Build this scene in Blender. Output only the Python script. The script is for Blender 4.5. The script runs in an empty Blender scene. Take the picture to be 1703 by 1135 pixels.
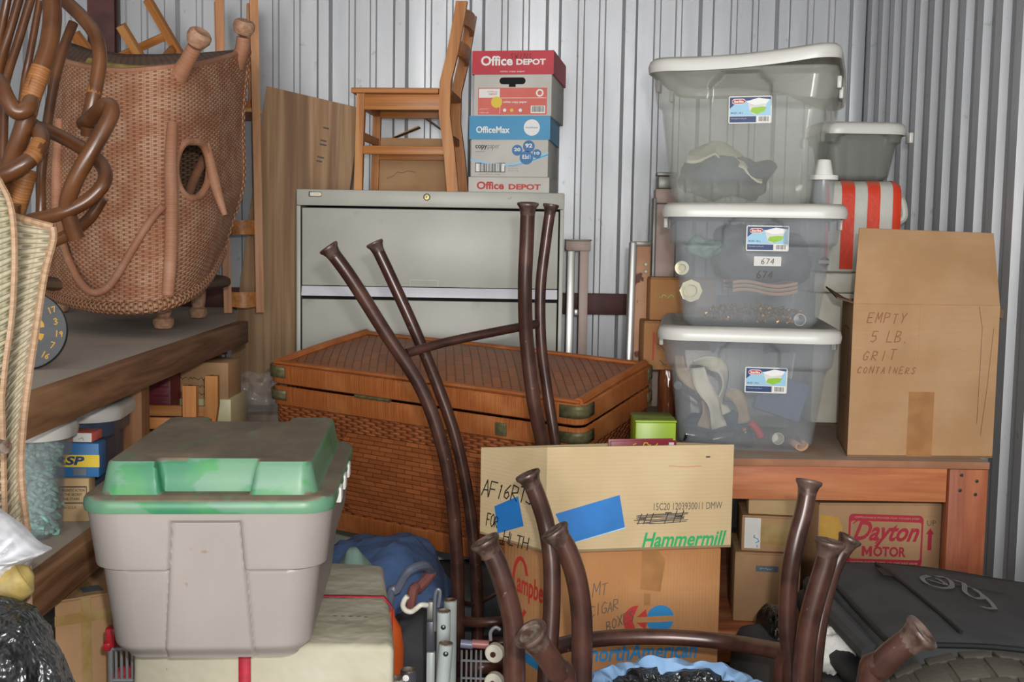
import bpy, bmesh, math, random
from mathutils import Vector, Matrix, noise
SC = bpy.context.scene
COL = SC.collection
PI = math.pi
V = Vector
# ------------------------------------------------------------------ camera, world, lights, exposure
EYE = V((0, 0, 1.17)); FPX = 1900.0
_p, _r = math.radians(5.0), 0.0165
F_ = V((0, math.cos(_p), -math.sin(_p)))
R0, U0 = V((1, 0, 0)), V((0, math.sin(_p), math.cos(_p)))
R_ = R0*math.cos(_r) + U0*math.sin(_r)
U_ = U0*math.cos(_r) - R0*math.sin(_r)
cd = bpy.data.cameras.new('camera'); cam = bpy.data.objects.new('camera', cd); COL.objects.link(cam)
cd.sensor_width = 36; cd.lens = 36*FPX/1703; cd.clip_start = .02; cd.clip_end = 60
cam.matrix_world = Matrix(((R_.x, U_.x, -F_.x, EYE.x), (R_.y, U_.y, -F_.y, EYE.y), (R_.z, U_.z, -F_.z, EYE.z), (0, 0, 0, 1)))
SC.camera = cam
w = bpy.data.worlds.new('world'); SC.world = w; w.use_nodes = True
w.node_tree.nodes['Background'].inputs[0].default_value = (.95, .97, 1, 1)
w.node_tree.nodes['Background'].inputs[1].default_value = .3
def lamp(name, kind, loc, energy, color=(1, 1, 1), rot=(0, 0, 0), **kw):
    l = bpy.data.lights.new(name, kind); l.energy = energy; l.color = color
    for k, v in kw.items(): setattr(l, k, v)
    o = bpy.data.objects.new(name, l); o.location = loc; o.rotation_euler = rot; COL.objects.link(o); return o
lamp('camera_flash', 'POINT', (.06, -.03, EYE.z+.11), 86, (1, .975, .94), shadow_soft_size=.022)
lamp('rear_fill', 'AREA', (-.1, -4.6, 1.5), 325, (1, .99, .97), (math.radians(88), 0, 0), shape='RECTANGLE', size=3.2, size_y=2.4)  # added fill lamp behind the camera, evens out the flash falloff
SC.view_settings.view_transform = 'Standard'; SC.view_settings.look = 'None'
SC.view_settings.exposure = 0.0; SC.view_settings.gamma = 1.0; SC.view_settings.use_curve_mapping = False

# ------------------------------------------------------------------ points seen in the photograph at a given distance
def P(x, y, Y):
    d = F_ + R_*((x-851.5)/FPX) - U_*((y-567.5)/FPX)
    return EYE + d*(Y/d.y)
def PZ(x, y, Z):
    d = F_ + R_*((x-851.5)/FPX) - U_*((y-567.5)/FPX)
    return EYE + d*((Z-EYE.z)/d.z)

# ------------------------------------------------------------------ object helpers
def tag(o, label=None, cat=None, group=None, kind=None):
    if label: o['label'] = label
    if cat: o['category'] = cat
    if group: o['group'] = group
    if kind: o['kind'] = kind
    return o
def thing(name, label, cat, loc=(0, 0, 0), rz=0.0, group=None, mw=None):
    o = bpy.data.objects.new(name, None); o.empty_display_size = .05; COL.objects.link(o)
    if mw is not None: o.matrix_world = mw
    else: o.location = loc; o.rotation_euler = (0, 0, rz)
    return tag(o, label, cat, group)
def obj(name, bm, mat, parent=None, label=None, ang=35, solid=0, sub=0, flip=False):
    me = bpy.data.meshes.new(name)
    bm.normal_update()
    bm.to_mesh(me); bm.free()
    for p in me.polygons: p.use_smooth = True
    me.set_sharp_from_angle(angle=math.radians(ang))
    mats = mat if isinstance(mat, (list, tuple)) else [mat]
    for m in mats: me.materials.append(m)
    o = bpy.data.objects.new(name, me); COL.objects.link(o)
    if parent is not None: o.parent = parent
    if label: o['label'] = label
    if solid:
        s = o.modifiers.new('solid', 'SOLIDIFY'); s.thickness = solid; s.offset = 0
    if sub:
        s = o.modifiers.new('sub', 'SUBSURF'); s.levels = sub; s.render_levels = sub
    return o
def copy_tree(o, parent=None):
    c = o.copy(); COL.objects.link(c)
    if parent is not None: c.parent = parent
    for ch in list(o.children): copy_tree(ch, c)
    return c
def NB():
    bm = bmesh.new(); bm.loops.layers.uv.new('uv'); return bm
def box(bm, x0, x1, y0, y1, z0, z1, bev=0.0, seg=2, M=None):
    cs = [V((x, y, z)) for z in (z0, z1) for y in (y0, y1) for x in (x0, x1)]
    if M is not None: cs = [M @ c for c in cs]
    vs = [bm.verts.new(c) for c in cs]
    fs = [bm.faces.new([vs[i] for i in f]) for f in ((0, 2, 3, 1), (4, 5, 7, 6), (0, 1, 5, 4), (2, 6, 7, 3), (0, 4, 6, 2), (1, 3, 7, 5))]
    if bev > 0:
        es = list({e for f in fs for e in f.edges})
        bmesh.ops.bevel(bm, geom=es, offset=bev, segments=seg, profile=.5, affect='EDGES')
    return bm
def hexa(bm, c8, bev=0.0, seg=2):
    """c8: bottom FL, FR, BR, BL then top FL, FR, BR, BL"""
    vs = [bm.verts.new(c) for c in c8]
    fs = [bm.faces.new([vs[i] for i in f]) for f in ((3, 2, 1, 0), (4, 5, 6, 7), (0, 1, 5, 4), (1, 2, 6, 5), (2, 3, 7, 6), (3, 0, 4, 7))]
    if bev > 0:
        es = list({e for f in fs for e in f.edges})
        bmesh.ops.bevel(bm, geom=es, offset=bev, segments=seg, profile=.5, affect='EDGES')
    return bm
def smooth_pts(pts, res=6, close=False):
    pts = [V(p) for p in pts]; n = len(pts); out = []
    if n < 3: 
        return [pts[0].lerp(pts[-1], i/res) for i in range(res+1)]
    rng = range(n) if close else range(n-1)
    for i in rng:
        if close: a, b, c, d = pts[i-1], pts[i], pts[(i+1) % n], pts[(i+2) % n]
        else:
            b, c = pts[i], pts[i+1]
            a = pts[i-1] if i > 0 else b*2-c
            d = pts[i+2] if i+2 < n else c*2-b
        for k in range(res):
            t = k/res
            out.append(.5*((2*b)+(c-a)*t+(2*a-5*b+4*c-d)*t*t+(3*b-a-3*c+d)*t**3))
    if not close: out.append(pts[-1])
    return out
def tube(bm, pts, r, seg=10, res=6, close=False, cap=True, smooth=True, flat=1.0):
    """round bar through pts; r is a number or a list along the bar; uv in metres"""
    n0 = len(pts)
    q = smooth_pts(pts, res, close) if smooth else [V(p) for p in pts]
    n = len(q)
    uvl = bm.loops.layers.uv.active
    def rad(i):
        if isinstance(r, (int, float)): return r
        t = i/(n-1)*(len(r)-1); k = min(int(t), len(r)-2); return r[k]+(r[k+1]-r[k])*(t-k)
    tan = []
    for i in range(n):
        a = q[i-1] if (i > 0 or close) else q[i]; b = q[(i+1) % n] if (i < n-1 or close) else q[i]
        tan.append((b-a).normalized())
    up = V((0, 0, 1)) if abs(tan[0].z) < .9 else V((0, 1, 0))
    nrm = (up - tan[0]*up.dot(tan[0])).normalized()
    rings = []; L = 0; lens = []
    for i in range(n):
        if i: L += (q[i]-q[i-1]).length
        lens.append(L)
        nrm = (nrm - tan[i]*nrm.dot(tan[i])).normalized(); bn = tan[i].cross(nrm); rr = rad(i)
        rings.append([bm.verts.new(q[i] + (nrm*math.cos(2*PI*k/seg)*flat + bn*math.sin(2*PI*k/seg))*rr) for k in range(seg)])
    m = n if close else n-1
    for i in range(m):
        j = (i+1) % n
        for k in range(seg):
            l = (k+1) % seg
            f = bm.faces.new((rings[i][k], rings[i][l], rings[j][l], rings[j][k]))
            if uvl:
                r_ = rad(i)
                for lp, (a, b) in zip(f.loops, ((k, lens[i]), (k+1, lens[i]), (k+1, lens[i]+(q[j]-q[i]).length), (k, lens[i]+(q[j]-q[i]).length))): lp[uvl].uv = (a/seg*2*PI*r_, b)
    if cap and not close:
        bm.faces.new(rings[0][::-1]); bm.faces.new(rings[-1])
    return bm
def lathe(bm, prof, seg=24, M=None, cap0=True, cap1=True):
    rings = []
    for (r, z) in prof:
        ring = []
        for k in range(seg):
            c = V((r*math.cos(2*PI*k/seg), r*math.sin(2*PI*k/seg), z))
            ring.append(bm.verts.new(M @ c if M is not None else c))
        rings.append(ring)
    for a, b in zip(rings, rings[1:]):
        for k in range(seg):
            l = (k+1) % seg; bm.faces.new((a[k], a[l], b[l], b[k]))
    if cap0: bm.faces.new(rings[0][::-1])
    if cap1: bm.faces.new(rings[-1])
    return bm
def axis(o, z):
    z = V(z).normalized(); x = V((1, 0, 0)) if abs(z.x) < .9 else V((0, 1, 0))
    x = (x - z*x.dot(z)).normalized(); y = z.cross(x)
    return Matrix(((x.x, y.x, z.x, o[0]), (x.y, y.y, z.y, o[1]), (x.z, y.z, z.z, o[2]), (0, 0, 0, 1)))
def sheet(bm, rows, closeu=False, uv=None):
    """rows of points -> quads; uv in metres unless given"""
    uvl = bm.loops.layers.uv.active
    vs = [[bm.verts.new(p) for p in r] for r in rows]
    n, m = len(rows), len(rows[0])
    us = []
    for r in rows:
        a = [0]
        for p, q in zip(r, r[1:]): a.append(a[-1]+(V(q)-V(p)).length)
        us.append(a)
    mid = us[n//2]
    tot = [0]
    for i in range(1, n): tot.append(tot[-1]+sum((V(rows[i][j])-V(rows[i-1][j])).length for j in range(m))/m)
    for i in range(n-1):
        for j in range(m if closeu else m-1):
            k = (j+1) % m
            f = bm.faces.new((vs[i][j], vs[i][k], vs[i+1][k], vs[i+1][j]))
            uj = mid[j]; uk = mid[k] if k > j else mid[j]+.01
            for lp, c in zip(f.loops, ((uj, tot[i]), (uk, tot[i]), (uk, tot[i+1]), (uj, tot[i+1]))): lp[uvl].uv = c
    return vs
def fbm(p, oct=3):
    return sum(noise.noise(p*(2**i))/(2**i) for i in range(oct))
def blob(bm, c, r, e=1.0, amp=.05, freq=3, seed=0, nu=40, nv=24, ridged=0.0, flatb=None):
    """soft lump: superellipsoid with folds"""
    c = V(c); rings = []
    sg = lambda a, p: math.copysign(abs(a)**p, a)
    for i in range(1, nv):
        ph = -PI/2+PI*i/nv; ring = []
        for j in range(nu):
            th = 2*PI*j/nu
            d = V((sg(math.cos(ph), e)*sg(math.cos(th), e), sg(math.cos(ph), e)*sg(math.sin(th), e), sg(math.sin(ph), e)))
            p = V((d.x*r[0], d.y*r[1], d.z*r[2]))
            k = fbm(p*freq + V((seed*7.1, seed*3.3, seed)))
            if ridged: k = k*(1-ridged) + ridged*(.5-abs(fbm(p*freq*1.7 + V((seed, 9, seed*5)))))*1.6
            q = p + d.normalized()*k*amp
            if flatb is not None and q.z < flatb: q.z = flatb
            ring.append(bm.verts.new(c+q))
        rings.append(ring)
    for a, b in zip(rings, rings[1:]):
        for j in range(nu):
            k = (j+1) % nu; bm.faces.new((a[j], a[k], b[k], b[j]))
    bm.faces.new(rings[0][::-1]); bm.faces.new(rings[-1])
    return bm
def rrect(w, d, r, ns=12, nc=6):
    """rounded rectangle, counter-clockwise from the front; (x, y, nx, ny, side, s)"""
    out = []
    S = (((-w/2+r, -d/2), (1, 0), (0, -1), w-2*r), ((w/2, -d/2+r), (0, 1), (1, 0), d-2*r), ((w/2-r, d/2), (-1, 0), (0, 1), w-2*r), ((-w/2, d/2-r), (0, -1), (-1, 0), d-2*r))
    for k, (o, dr, nm, L) in enumerate(S):
        for i in range(ns+1):
            s = L*i/ns; out.append((o[0]+dr[0]*s, o[1]+dr[1]*s, nm[0], nm[1], k, s-L/2))
        cx = o[0]+dr[0]*L - nm[0]*r; cy = o[1]+dr[1]*L - nm[1]*r
        for i in range(1, nc):
            a = PI/2*i/nc
            nx = nm[0]*math.cos(a)+dr[0]*math.sin(a); ny = nm[1]*math.cos(a)+dr[1]*math.sin(a)
            out.append((cx+nx*r, cy+ny*r, nx, ny, 4, 0))
    return out
def sst(a, b, x):
    t = max(0, min(1, (x-a)/(b-a))) if b != a else float(x > a); return t*t*(3-2*t)

# ------------------------------------------------------------------ faces, prints, lettering, handwriting
def facem(o, xd, up):
    x = V(xd).normalized(); u = V(up).normalized(); n = x.cross(u).normalized(); u = n.cross(x)
    return Matrix(((x.x, u.x, n.x, o[0]), (x.y, u.y, n.y, o[1]), (x.z, u.z, n.z, o[2]), (0, 0, 0, 1)))
FRONT = facem((0, 0, 0), (1, 0, 0), (0, 0, 1))
def poly(parent, name, mat, fm, pts, n=.0006, th=.0005, label=None):
    bm = NB()
    a = [bm.verts.new(fm @ V((x, y, n))) for x, y in pts]; b = [bm.verts.new(fm @ V((x, y, n-th))) for x, y in pts]
    bm.faces.new(a); bm.faces.new(b[::-1]); k = len(a)
    for i in range(k): bm.faces.new((a[i], b[i], b[(i+1) % k], a[(i+1) % k]))
    bmesh.ops.recalc_face_normals(bm, faces=bm.faces)
    return obj(name, bm, mat, parent, label)
def rect(parent, name, mat, fm, x0, x1, y0, y1, n=.0006, label=None, r=0, th=.0005, rot=0):
    pts = [(x0, y0), (x1, y0), (x1, y1), (x0, y1)]
    if r:
        pts = []
        for cx, cy, a0 in ((x1-r, y0+r, -90), (x1-r, y1-r, 0), (x0+r, y1-r, 90), (x0+r, y0+r, 180)):
            for i in range(5):
                a = math.radians(a0+90*i/4); pts.append((cx+r*math.cos(a), cy+r*math.sin(a)))
    if rot:
        cx, cy = (x0+x1)/2, (y0+y1)/2; c, s = math.cos(rot), math.sin(rot)
        pts = [(cx+(x-cx)*c-(y-cy)*s, cy+(x-cx)*s+(y-cy)*c) for x, y in pts]
    return poly(parent, name, mat, fm, pts, n, th, label)
def disc(parent, name, mat, fm, cx, cy, rx, ry=None, n=.0006, label=None, k=24, star=0):
    ry = ry or rx
    pts = []
    for i in range(k*(2 if star else 1)):
        a = 2*PI*i/(k*(2 if star else 1)); f = 1-star if (star and i % 2) else 1
        pts.append((cx+rx*f*math.cos(a), cy+ry*f*math.sin(a)))
    return poly(parent, name, mat, fm, pts, n, label=label)
_tc = {}
def text(parent, body, mat, fm, x0, x1, y0, y1, n=.001, bold=0.0, shear=0.0, name='lettering', label=None, spacing=1.0):
    """the words fitted into the rectangle"""
    key = (body, bold, shear, spacing)
    if key not in _tc:
        c = bpy.data.curves.new('t', 'FONT'); c.body = body; c.size = 1; c.offset = bold; c.shear = shear; c.resolution_u = 3; c.space_character = spacing
        c.fill_mode = 'FRONT'
        o = bpy.data.objects.new('t', c); COL.objects.link(o)
        dg = bpy.context.evaluated_depsgraph_get()
        me = bpy.data.meshes.new_from_object(o.evaluated_get(dg))
        vs = [v.co.copy() for v in me.vertices]; fs = [tuple(p.vertices) for p in me.polygons]
        bpy.data.objects.remove(o); bpy.data.curves.remove(c); bpy.data.meshes.remove(me)
        _tc[key] = (vs, fs)
    vs, fs = _tc[key]
    ax, bx = min(v.x for v in vs), max(v.x for v in vs); ay, by = min(v.y for v in vs), max(v.y for v in vs)
    bm = NB(); nv = [bm.verts.new(fm @ V((x0+(v.x-ax)/(bx-ax)*(x1-x0), y0+(v.y-ay)/(by-ay)*(y1-y0), n))) for v in vs]
    for f in fs:
        try: bm.faces.new([nv[i] for i in f])
        except ValueError: pass
    return obj(name, bm, mat, parent, label)
GL = {'A': [[(0, 0), (2, 6), (4, 0)], [(1, 2.2), (3.2, 2.4)]], 'B': [[(0, 0), (0, 6), (3, 5.6), (3, 3.8), (0, 3.2), (3.6, 2.4), (3.4, .5), (0, 0)]],
 'C': [[(4, 5), (2, 6), (.2, 3.6), (.6, .8), (2.4, 0), (4, 1)]], 'D': [[(0, 0), (0, 6), (3, 5), (4, 3), (3, .6), (0, 0)]], 'E': [[(4, 6), (0, 6), (0, 0), (4, 0)], [(0, 3), (3, 3.2)]],
 'F': [[(4, 6), (0, 6), (0, 0)], [(0, 3), (3, 3.2)]], 'G': [[(4, 5), (2, 6), (.2, 3.6), (.6, .8), (2.4, 0), (3.8, .8), (3.8, 2.6), (2.2, 2.6)]], 'H': [[(0, 0), (0, 6)], [(4, 0), (4, 6)], [(0, 3), (4, 3.2)]],
 'I': [[(2, 0), (2, 6)]], 'L': [[(0, 6), (0, 0), (3.6, 0)]], 'M': [[(0, 0), (.4, 6), (2, 2), (3.8, 6), (4, 0)]], 'N': [[(0, 0), (0, 6), (4, 0), (4, 6)]], 'O': [[(2, 6), (.2, 4.6), (.2, 1.4), (2, 0), (3.8, 1.4), (3.8, 4.6), (2, 6)]],
 'P': [[(0, 0), (0, 6), (3.4, 5.4), (3.4, 3.4), (0, 2.8)]], 'R': [[(0, 0), (0, 6), (3.4, 5.4), (3.4, 3.4), (0, 2.8), (4, 0)]], 'S': [[(4, 5.2), (2.2, 6), (.4, 4.6), (3.6, 2), (2.4, 0), (0, .6)]], 'T': [[(0, 6), (4, 6)], [(2, 6), (2, 0)]],
 'U': [[(0, 6), (.2, 1), (2, 0), (3.8, 1), (4, 6)]], 'V': [[(0, 6), (2, 0), (4, 6)]], 'W': [[(0, 6), (1, 0), (2, 4), (3, 0), (4, 6)]], 'X': [[(0, 0), (4, 6)], [(0, 6), (4, 0)]], 'Y': [[(0, 6), (2, 3), (4, 6)], [(2, 3), (1.6, 0)]],
 '0': [[(2, 6), (.2, 4.6), (.2, 1.4), (2, 0), (3.8, 1.4), (3.8, 4.6), (2, 6)]], '1': [[(1.6, 5.2), (2.2, 6), (2, 0)]], '2': [[(.2, 4.8), (2, 6), (3.6, 4.6), (0, 0), (4, 0)]], '3': [[(.2, 5.4), (2.6, 6), (3.4, 4.6), (1.6, 3.2), (3.8, 1.8), (2, 0), (0, .6)]],
 '4': [[(3, 0), (3.2, 6), (0, 2), (4, 2.2)]], '5': [[(3.8, 6), (.4, 6), (.2, 3.4), (3, 3.4), (3.6, 1.4), (1.8, 0), (0, .6)]], '6': [[(3, 6), (.4, 3), (.6, .6), (2.4, 0), (3.6, 1.6), (2.4, 3), (.6, 2.2)]], '7': [[(0, 6), (4, 6), (1.4, 0)]],
 '8': [[(2, 3.2), (.4, 4.6), (2, 6), (3.6, 4.6), (2, 3.2), (.2, 1.4), (2, 0), (3.8, 1.4), (2, 3.2)]], '9': [[(3.4, 4.2), (1.6, 3), (.4, 4.6), (2, 6), (3.4, 4.8), (3, 0)]], '.': [[(1.6, 0), (2, .4)]], '-': [[(.6, 3), (3.4, 3)]]}
def strokes(parent, name, mat, fm, lines, wd, n=.0009, label=None):
    bm = NB()
    for ln in lines:
        ln = [V((a, b, 0)) for a, b in ln]
        for a, b in zip(ln, ln[1:]):
            d = (b-a)
            if d.length < 1e-6: continue
            d.normalize(); s = V((-d.y, d.x, 0))*wd/2; e = d*wd*.3
            bm.faces.new([bm.verts.new(fm @ (q + V((0, 0, n)))) for q in (a-e-s, b+e-s, b+e+s, a-e+s)])
            n += .000004
    return obj(name, bm, mat, parent, label)
def hand(parent, s, mat, fm, x, y, h, adv=None, slant=.15, wd=None, drop=0.0, jit=.12, seed=1, wk=.62, name='handwriting', label=None, rot=0):
    rnd = random.Random(seed); adv = adv or h*.8; lines = []
    cr, sr = math.cos(rot), math.sin(rot)
    for i, ch in enumerate(s):
        if ch == ' ': continue
        dy = rnd.uniform(-jit, jit)*h*.4 - drop*i; sc = 1+rnd.uniform(-jit, jit)
        for st in GL.get(ch, []):
            q = []
            for a, b in st:
                px = i*adv + a/6*h*wk*1.4*sc + b/6*h*slant; py = b/6*h*sc + dy
                q.append((x+px*cr-py*sr, y+px*sr+py*cr))
            lines.append(q)
    return strokes(parent, name, mat, fm, lines, wd or h*.09, label=label)
def scrawl(parent, mat, fm, x, z, w_, h, seed=1, wd=None, name='scrawl', n=.0012, step=.45):
    rnd = random.Random(seed); q = []; a = 0.0
    while a < w_:
        q.append((x+a, z+h*rnd.uniform(.0, 1.0))); a += h*step*rnd.uniform(.5, 1.3)
    cut = sorted(rnd.sample(range(1, max(2, len(q)-1)), max(1, min(2, len(q)//5)))) if len(q) > 4 else []
    parts, last = [], 0
    for c in cut+[len(q)]:
        if c-last > 1: parts.append(q[last:c])
        last = c
    return strokes(parent, name, mat, fm, parts, wd or h*.14, n)
def barcode(parent, mat, fm, x0, x1, y0, y1, n=.0012, seed=3, name='barcode'):
    rnd = random.Random(seed); bm = NB(); x = x0; W = x1-x0
    while x < x1:
        wd = W*rnd.choice((.012, .02, .03)); wd = min(wd, x1-x)
        bm.faces.new([bm.verts.new(fm @ V(c)) for c in ((x, y0, n), (x+wd, y0, n), (x+wd, y1, n), (x, y1, n))])
        x += wd + W*rnd.choice((.012, .02, .028))
    return obj(name, bm, mat, parent)
# ------------------------------------------------------------------ procedural materials
def C(h):
    h = h.lstrip('#'); c = [int(h[i:i+2], 16)/255 for i in (0, 2, 4)]
    return tuple(x/12.92 if x <= .04045 else ((x+.055)/1.055)**2.4 for x in c)+(1,)
class NT:
    def __init__(s, name):
        s.m = bpy.data.materials.new(name); s.m.use_nodes = True; s.t = s.m.node_tree; s.b = s.t.nodes['Principled BSDF']; s.out = s.t.nodes['Material Output']
    def n(s, kind, **kw):
        o = s.t.nodes.new('ShaderNode'+kind)
        for k, v in kw.items(): setattr(o, k, v)
        return o
    def l(s, a, b): s.t.links.new(a, b)
    def setin(s, sock, v):
        if hasattr(v, 'links') or isinstance(v, bpy.types.NodeSocket): s.l(v, sock)
        else: sock.default_value = v
    def math(s, op, a, b=0.0, c=None, clamp=False):
        o = s.n('Math', operation=op, use_clamp=clamp); s.setin(o.inputs[0], a); s.setin(o.inputs[1], b)
        if c is not None: s.setin(o.inputs[2], c)
        return o.outputs[0]
    def mix(s, f, a, b):
        o = s.n('Mix', data_type='RGBA'); s.setin(o.inputs[0], f); s.setin(o.inputs[6], a); s.setin(o.inputs[7], b); return o.outputs[2]
    def ramp(s, f, lo, hi, to0=0.0, to1=1.0):
        o = s.n('MapRange', interpolation_type='SMOOTHSTEP'); s.setin(o.inputs[0], f)
        for i, v in ((1, lo), (2, hi), (3, to0), (4, to1)): o.inputs[i].default_value = v
        return o.outputs[0]
    def co(s, kind='Object', scale=(1, 1, 1), rot=(0, 0, 0)):
        tc = s.n('TexCoord'); mp = s.n('Mapping'); s.l(tc.outputs[kind], mp.inputs[0])
        mp.inputs[3].default_value = scale; mp.inputs[2].default_value = rot; return mp.outputs[0]
    def noise(s, co, scale=5.0, detail=4.0, rough=.55, dist=0.0):
        o = s.n('TexNoise'); s.l(co, o.inputs['Vector']); o.inputs['Scale'].default_value = scale; o.inputs['Detail'].default_value = detail
        o.inputs['Roughness'].default_value = rough; o.inputs['Distortion'].default_value = dist; return o.outputs[0]
    def bump(s, h, strength=.3, dist=.01):
        o = s.n('Bump'); s.l(h, o.inputs['Height']); o.inputs['Strength'].default_value = strength; o.inputs['Distance'].default_value = dist
        s.l(o.outputs[0], s.b.inputs['Normal']); return o
    def fin(s, col, rough=.5, metal=0.0, spec=.5, **kw):
        s.setin(s.b.inputs['Base Color'], col); s.setin(s.b.inputs['Roughness'], rough); s.b.inputs['Metallic'].default_value = metal; s.b.inputs['Specular IOR Level'].default_value = spec
        for k, v in kw.items(): s.setin(s.b.inputs[k], v)
        return s.m
def plain(name, c1, c2=None, scale=8, rough=.5, metal=0.0, spec=.5, bump=0.0, bscale=60, bdist=.004, stretch=(1, 1, 1), lo=.35, hi=.65, dust=None, dustamt=.6, spots=None, spotlo=.62, spothi=.66, spotscale=20, **kw):
    t = NT(name); co = t.co('Object', stretch)
    col = C(c1)
    if c2: col = t.mix(t.ramp(t.noise(co, scale), lo, hi), C(c1), C(c2))
    if spots: col = t.mix(t.ramp(t.noise(co, spotscale, 3), spotlo, spothi), col, C(spots))
    if dust:
        g = t.n('NewGeometry'); sx = t.n('SeparateXYZ'); t.l(g.outputs['Normal'], sx.inputs[0])
        f = t.math('MULTIPLY', t.ramp(sx.outputs[2], .35, .9), t.ramp(t.noise(t.co('Object'), 7, 5), .25, .6, dustamt*.45, dustamt))
        col = t.mix(f, col, C(dust)); rough = t.math('ADD', t.math('MULTIPLY', f, .4), rough)
    if bump: t.bump(t.noise(co, bscale, 3), bump, bdist)
    return t.fin(col, rough, metal, spec, **kw)
def wood(name, c1, c2, ax=0, fine=60, rough=.5, c3=None, spec=.4, bump=.12, long=2.5, knots=True):
    t = NT(name); st = [fine, fine, fine]; st[ax] = long
    co = t.co('Object', tuple(st)); a = t.noise(co, 1.0, 5, .6, .4)
    st2 = [fine*.22]*3; st2[ax] = long*.35
    b = t.noise(t.co('Object', tuple(st2)), 1.0, 3, .5, 1.2)
    col = t.mix(t.ramp(a, .3, .7), C(c1), C(c2))
    if c3: col = t.mix(t.ramp(b, .5, .7, 0, .75), col, C(c3))
    t.bump(a, bump, .003)
    return t.fin(col, rough, 0, spec)
def cardboard(name, c1, c2, flute=0.0, fax=2, stain=None, rough=.85):
    t = NT(name); co = t.co('Object')
    col = t.mix(t.ramp(t.noise(co, 5, 5), .3, .7), C(c1), C(c2))
    col = t.mix(t.ramp(t.noise(t.co('Object', (3, 3, 60)), 3, 3), .35, .75, 0, .28), col, C(c2))
    if stain: col = t.mix(t.ramp(t.noise(co, 2.3, 6), .56, .72, 0, .6), col, C(stain))
    if flute:
        wv = t.n('TexWave', bands_direction='XYZ'[fax]); t.l(co, wv.inputs[0]); wv.inputs['Scale'].default_value = flute; wv.inputs['Distortion'].default_value = .6
        col = t.mix(t.math('MULTIPLY', wv.outputs[1], .14), col, C(c2)); t.bump(wv.outputs[1], .12, .002)
    else: t.bump(t.noise(co, 35, 4), .12, .004)
    return t.fin(col, rough, 0, .2)
def wicker(name, cw, cs, gap, su=.02, sv=.007, vary=None, rough=.6, rows=0):
    """stake-and-weft weave on uv in metres"""
    t = NT(name); tc = t.n('TexCoord'); sx = t.n('SeparateXYZ'); t.l(tc.outputs['UV'], sx.inputs[0])
    wob = t.math('MULTIPLY', t.math('SUBTRACT', t.noise(t.co('UV'), 9, 2), .5), sv*1.6)
    u = t.math('DIVIDE', sx.outputs[0], su); v = t.math('DIVIDE', t.math('ADD', sx.outputs[1], wob), sv)
    ph = t.math('MULTIPLY', t.math('FLOOR', u), PI)
    s = t.math('SINE', t.math('ADD', t.math('MULTIPLY', v, PI), ph))
    over = t.math('ABSOLUTE', t.math('SINE', t.math('MULTIPLY', u, PI)))
    strand = t.math('ABSOLUTE', t.math('SINE', t.math('MULTIPLY', v, PI)))
    h = t.math('MULTIPLY', t.math('ADD', t.math('MULTIPLY', t.math('MULTIPLY', s, over), .5), .5), t.math('POWER', strand, .5))
    edge = t.ramp(over, .0, .35)
    base = t.mix(t.ramp(t.noise(t.co('UV', (1, 1, 1)), 14, 4), .35, .65), C(cw), C(vary or cs))
    col = t.mix(t.ramp(h, .06, .32), C(gap), base)
    col = t.mix(t.math('MULTIPLY', t.math('SUBTRACT', 1.0, edge), .55), col, C(cs))
    t.bump(h, .75, sv*.6)
    return t.fin(col, rough, 0, .35)
def cane(name, c1, c2, c3, along='v', fine=420, rough=.5):
    """tightly wound cane: fine strands on uv"""
    t = NT(name); sc = (fine, 3, 1) if along == 'v' else (3, fine, 1)
    a = t.noise(t.co('UV', sc), 1.0, 3, .6); b = t.noise(t.co('UV', (7, 7, 1)), 1.0, 3)
    col = t.mix(t.ramp(a, .35, .65), C(c1), C(c2)); col = t.mix(t.ramp(b, .45, .72, 0, .7), col, C(c3))
    t.bump(a, .5, .003)
    return t.fin(col, rough, 0, .4)
def frosted(name, col, clear=.5, rough=.28, spec=.5):
    t = NT(name); tr = t.n('BsdfTransparent'); mx = t.n('MixShader')
    f = t.ramp(t.noise(t.co('Object'), 6, 4), .3, .7, clear-.05, clear+.05)
    t.l(f, mx.inputs[0]); t.l(t.b.outputs[0], mx.inputs[1]); t.l(tr.outputs[0], mx.inputs[2]); t.l(mx.outputs[0], t.out.inputs[0])
    t.bump(t.noise(t.co('Object'), 160, 2), .04, .002)
    return t.fin(C(col), rough, 0, spec)

M = {}
M['wall'] = None
def wallmat():
    t = NT('galvanised_wall'); co = t.co('Object', (1, 1, .12))
    col = t.mix(t.ramp(t.noise(co, 6, 5), .3, .7), C('#bfc1c4'), C('#b2b4b7'))
    col = t.mix(t.ramp(t.noise(t.co('Object'), 22, 5), .66, .74, 0, .35), col, C('#6f7074'))
    t.bump(t.noise(t.co('Object', (1, 1, .3)), 9, 3), .08, .02)
    return t.fin(col, t.ramp(t.noise(co, 4, 3), .3, .7, .36, .48), .32, .45)
M['wall'] = wallmat()
M['red_steel'] = plain('oxide_red_steel', '#5e3430', '#4a2825', 12, .55, dust='#7d6b62', dustamt=.4)
M['concrete'] = plain('concrete', '#7c776f', '#5f5b55', 5, .85, bump=.2, bscale=40)
M['board'] = wood('rough_board_x', '#7a5640', '#5c3e2b', 0, 45, .7, '#8b6a50')
M['board_y'] = wood('rough_board_y', '#9c7050', '#704c31', 1, 50, .7, '#ab8059')
M['board_z'] = wood('rough_board_z', '#a0704a', '#7d5033', 2, 50, .65, '#b28457')
M['dusty_ply'] = plain('dusty_plywood', '#b3a393', '#a39282', 6, .9, dust='#bcb0a2', dustamt=.8, bump=.1)
M['plywood'] = wood('weathered_plywood', '#c9a580', '#a5815f', 2, 34, .75, '#7f604c', bump=.1, long=.9)
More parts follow.
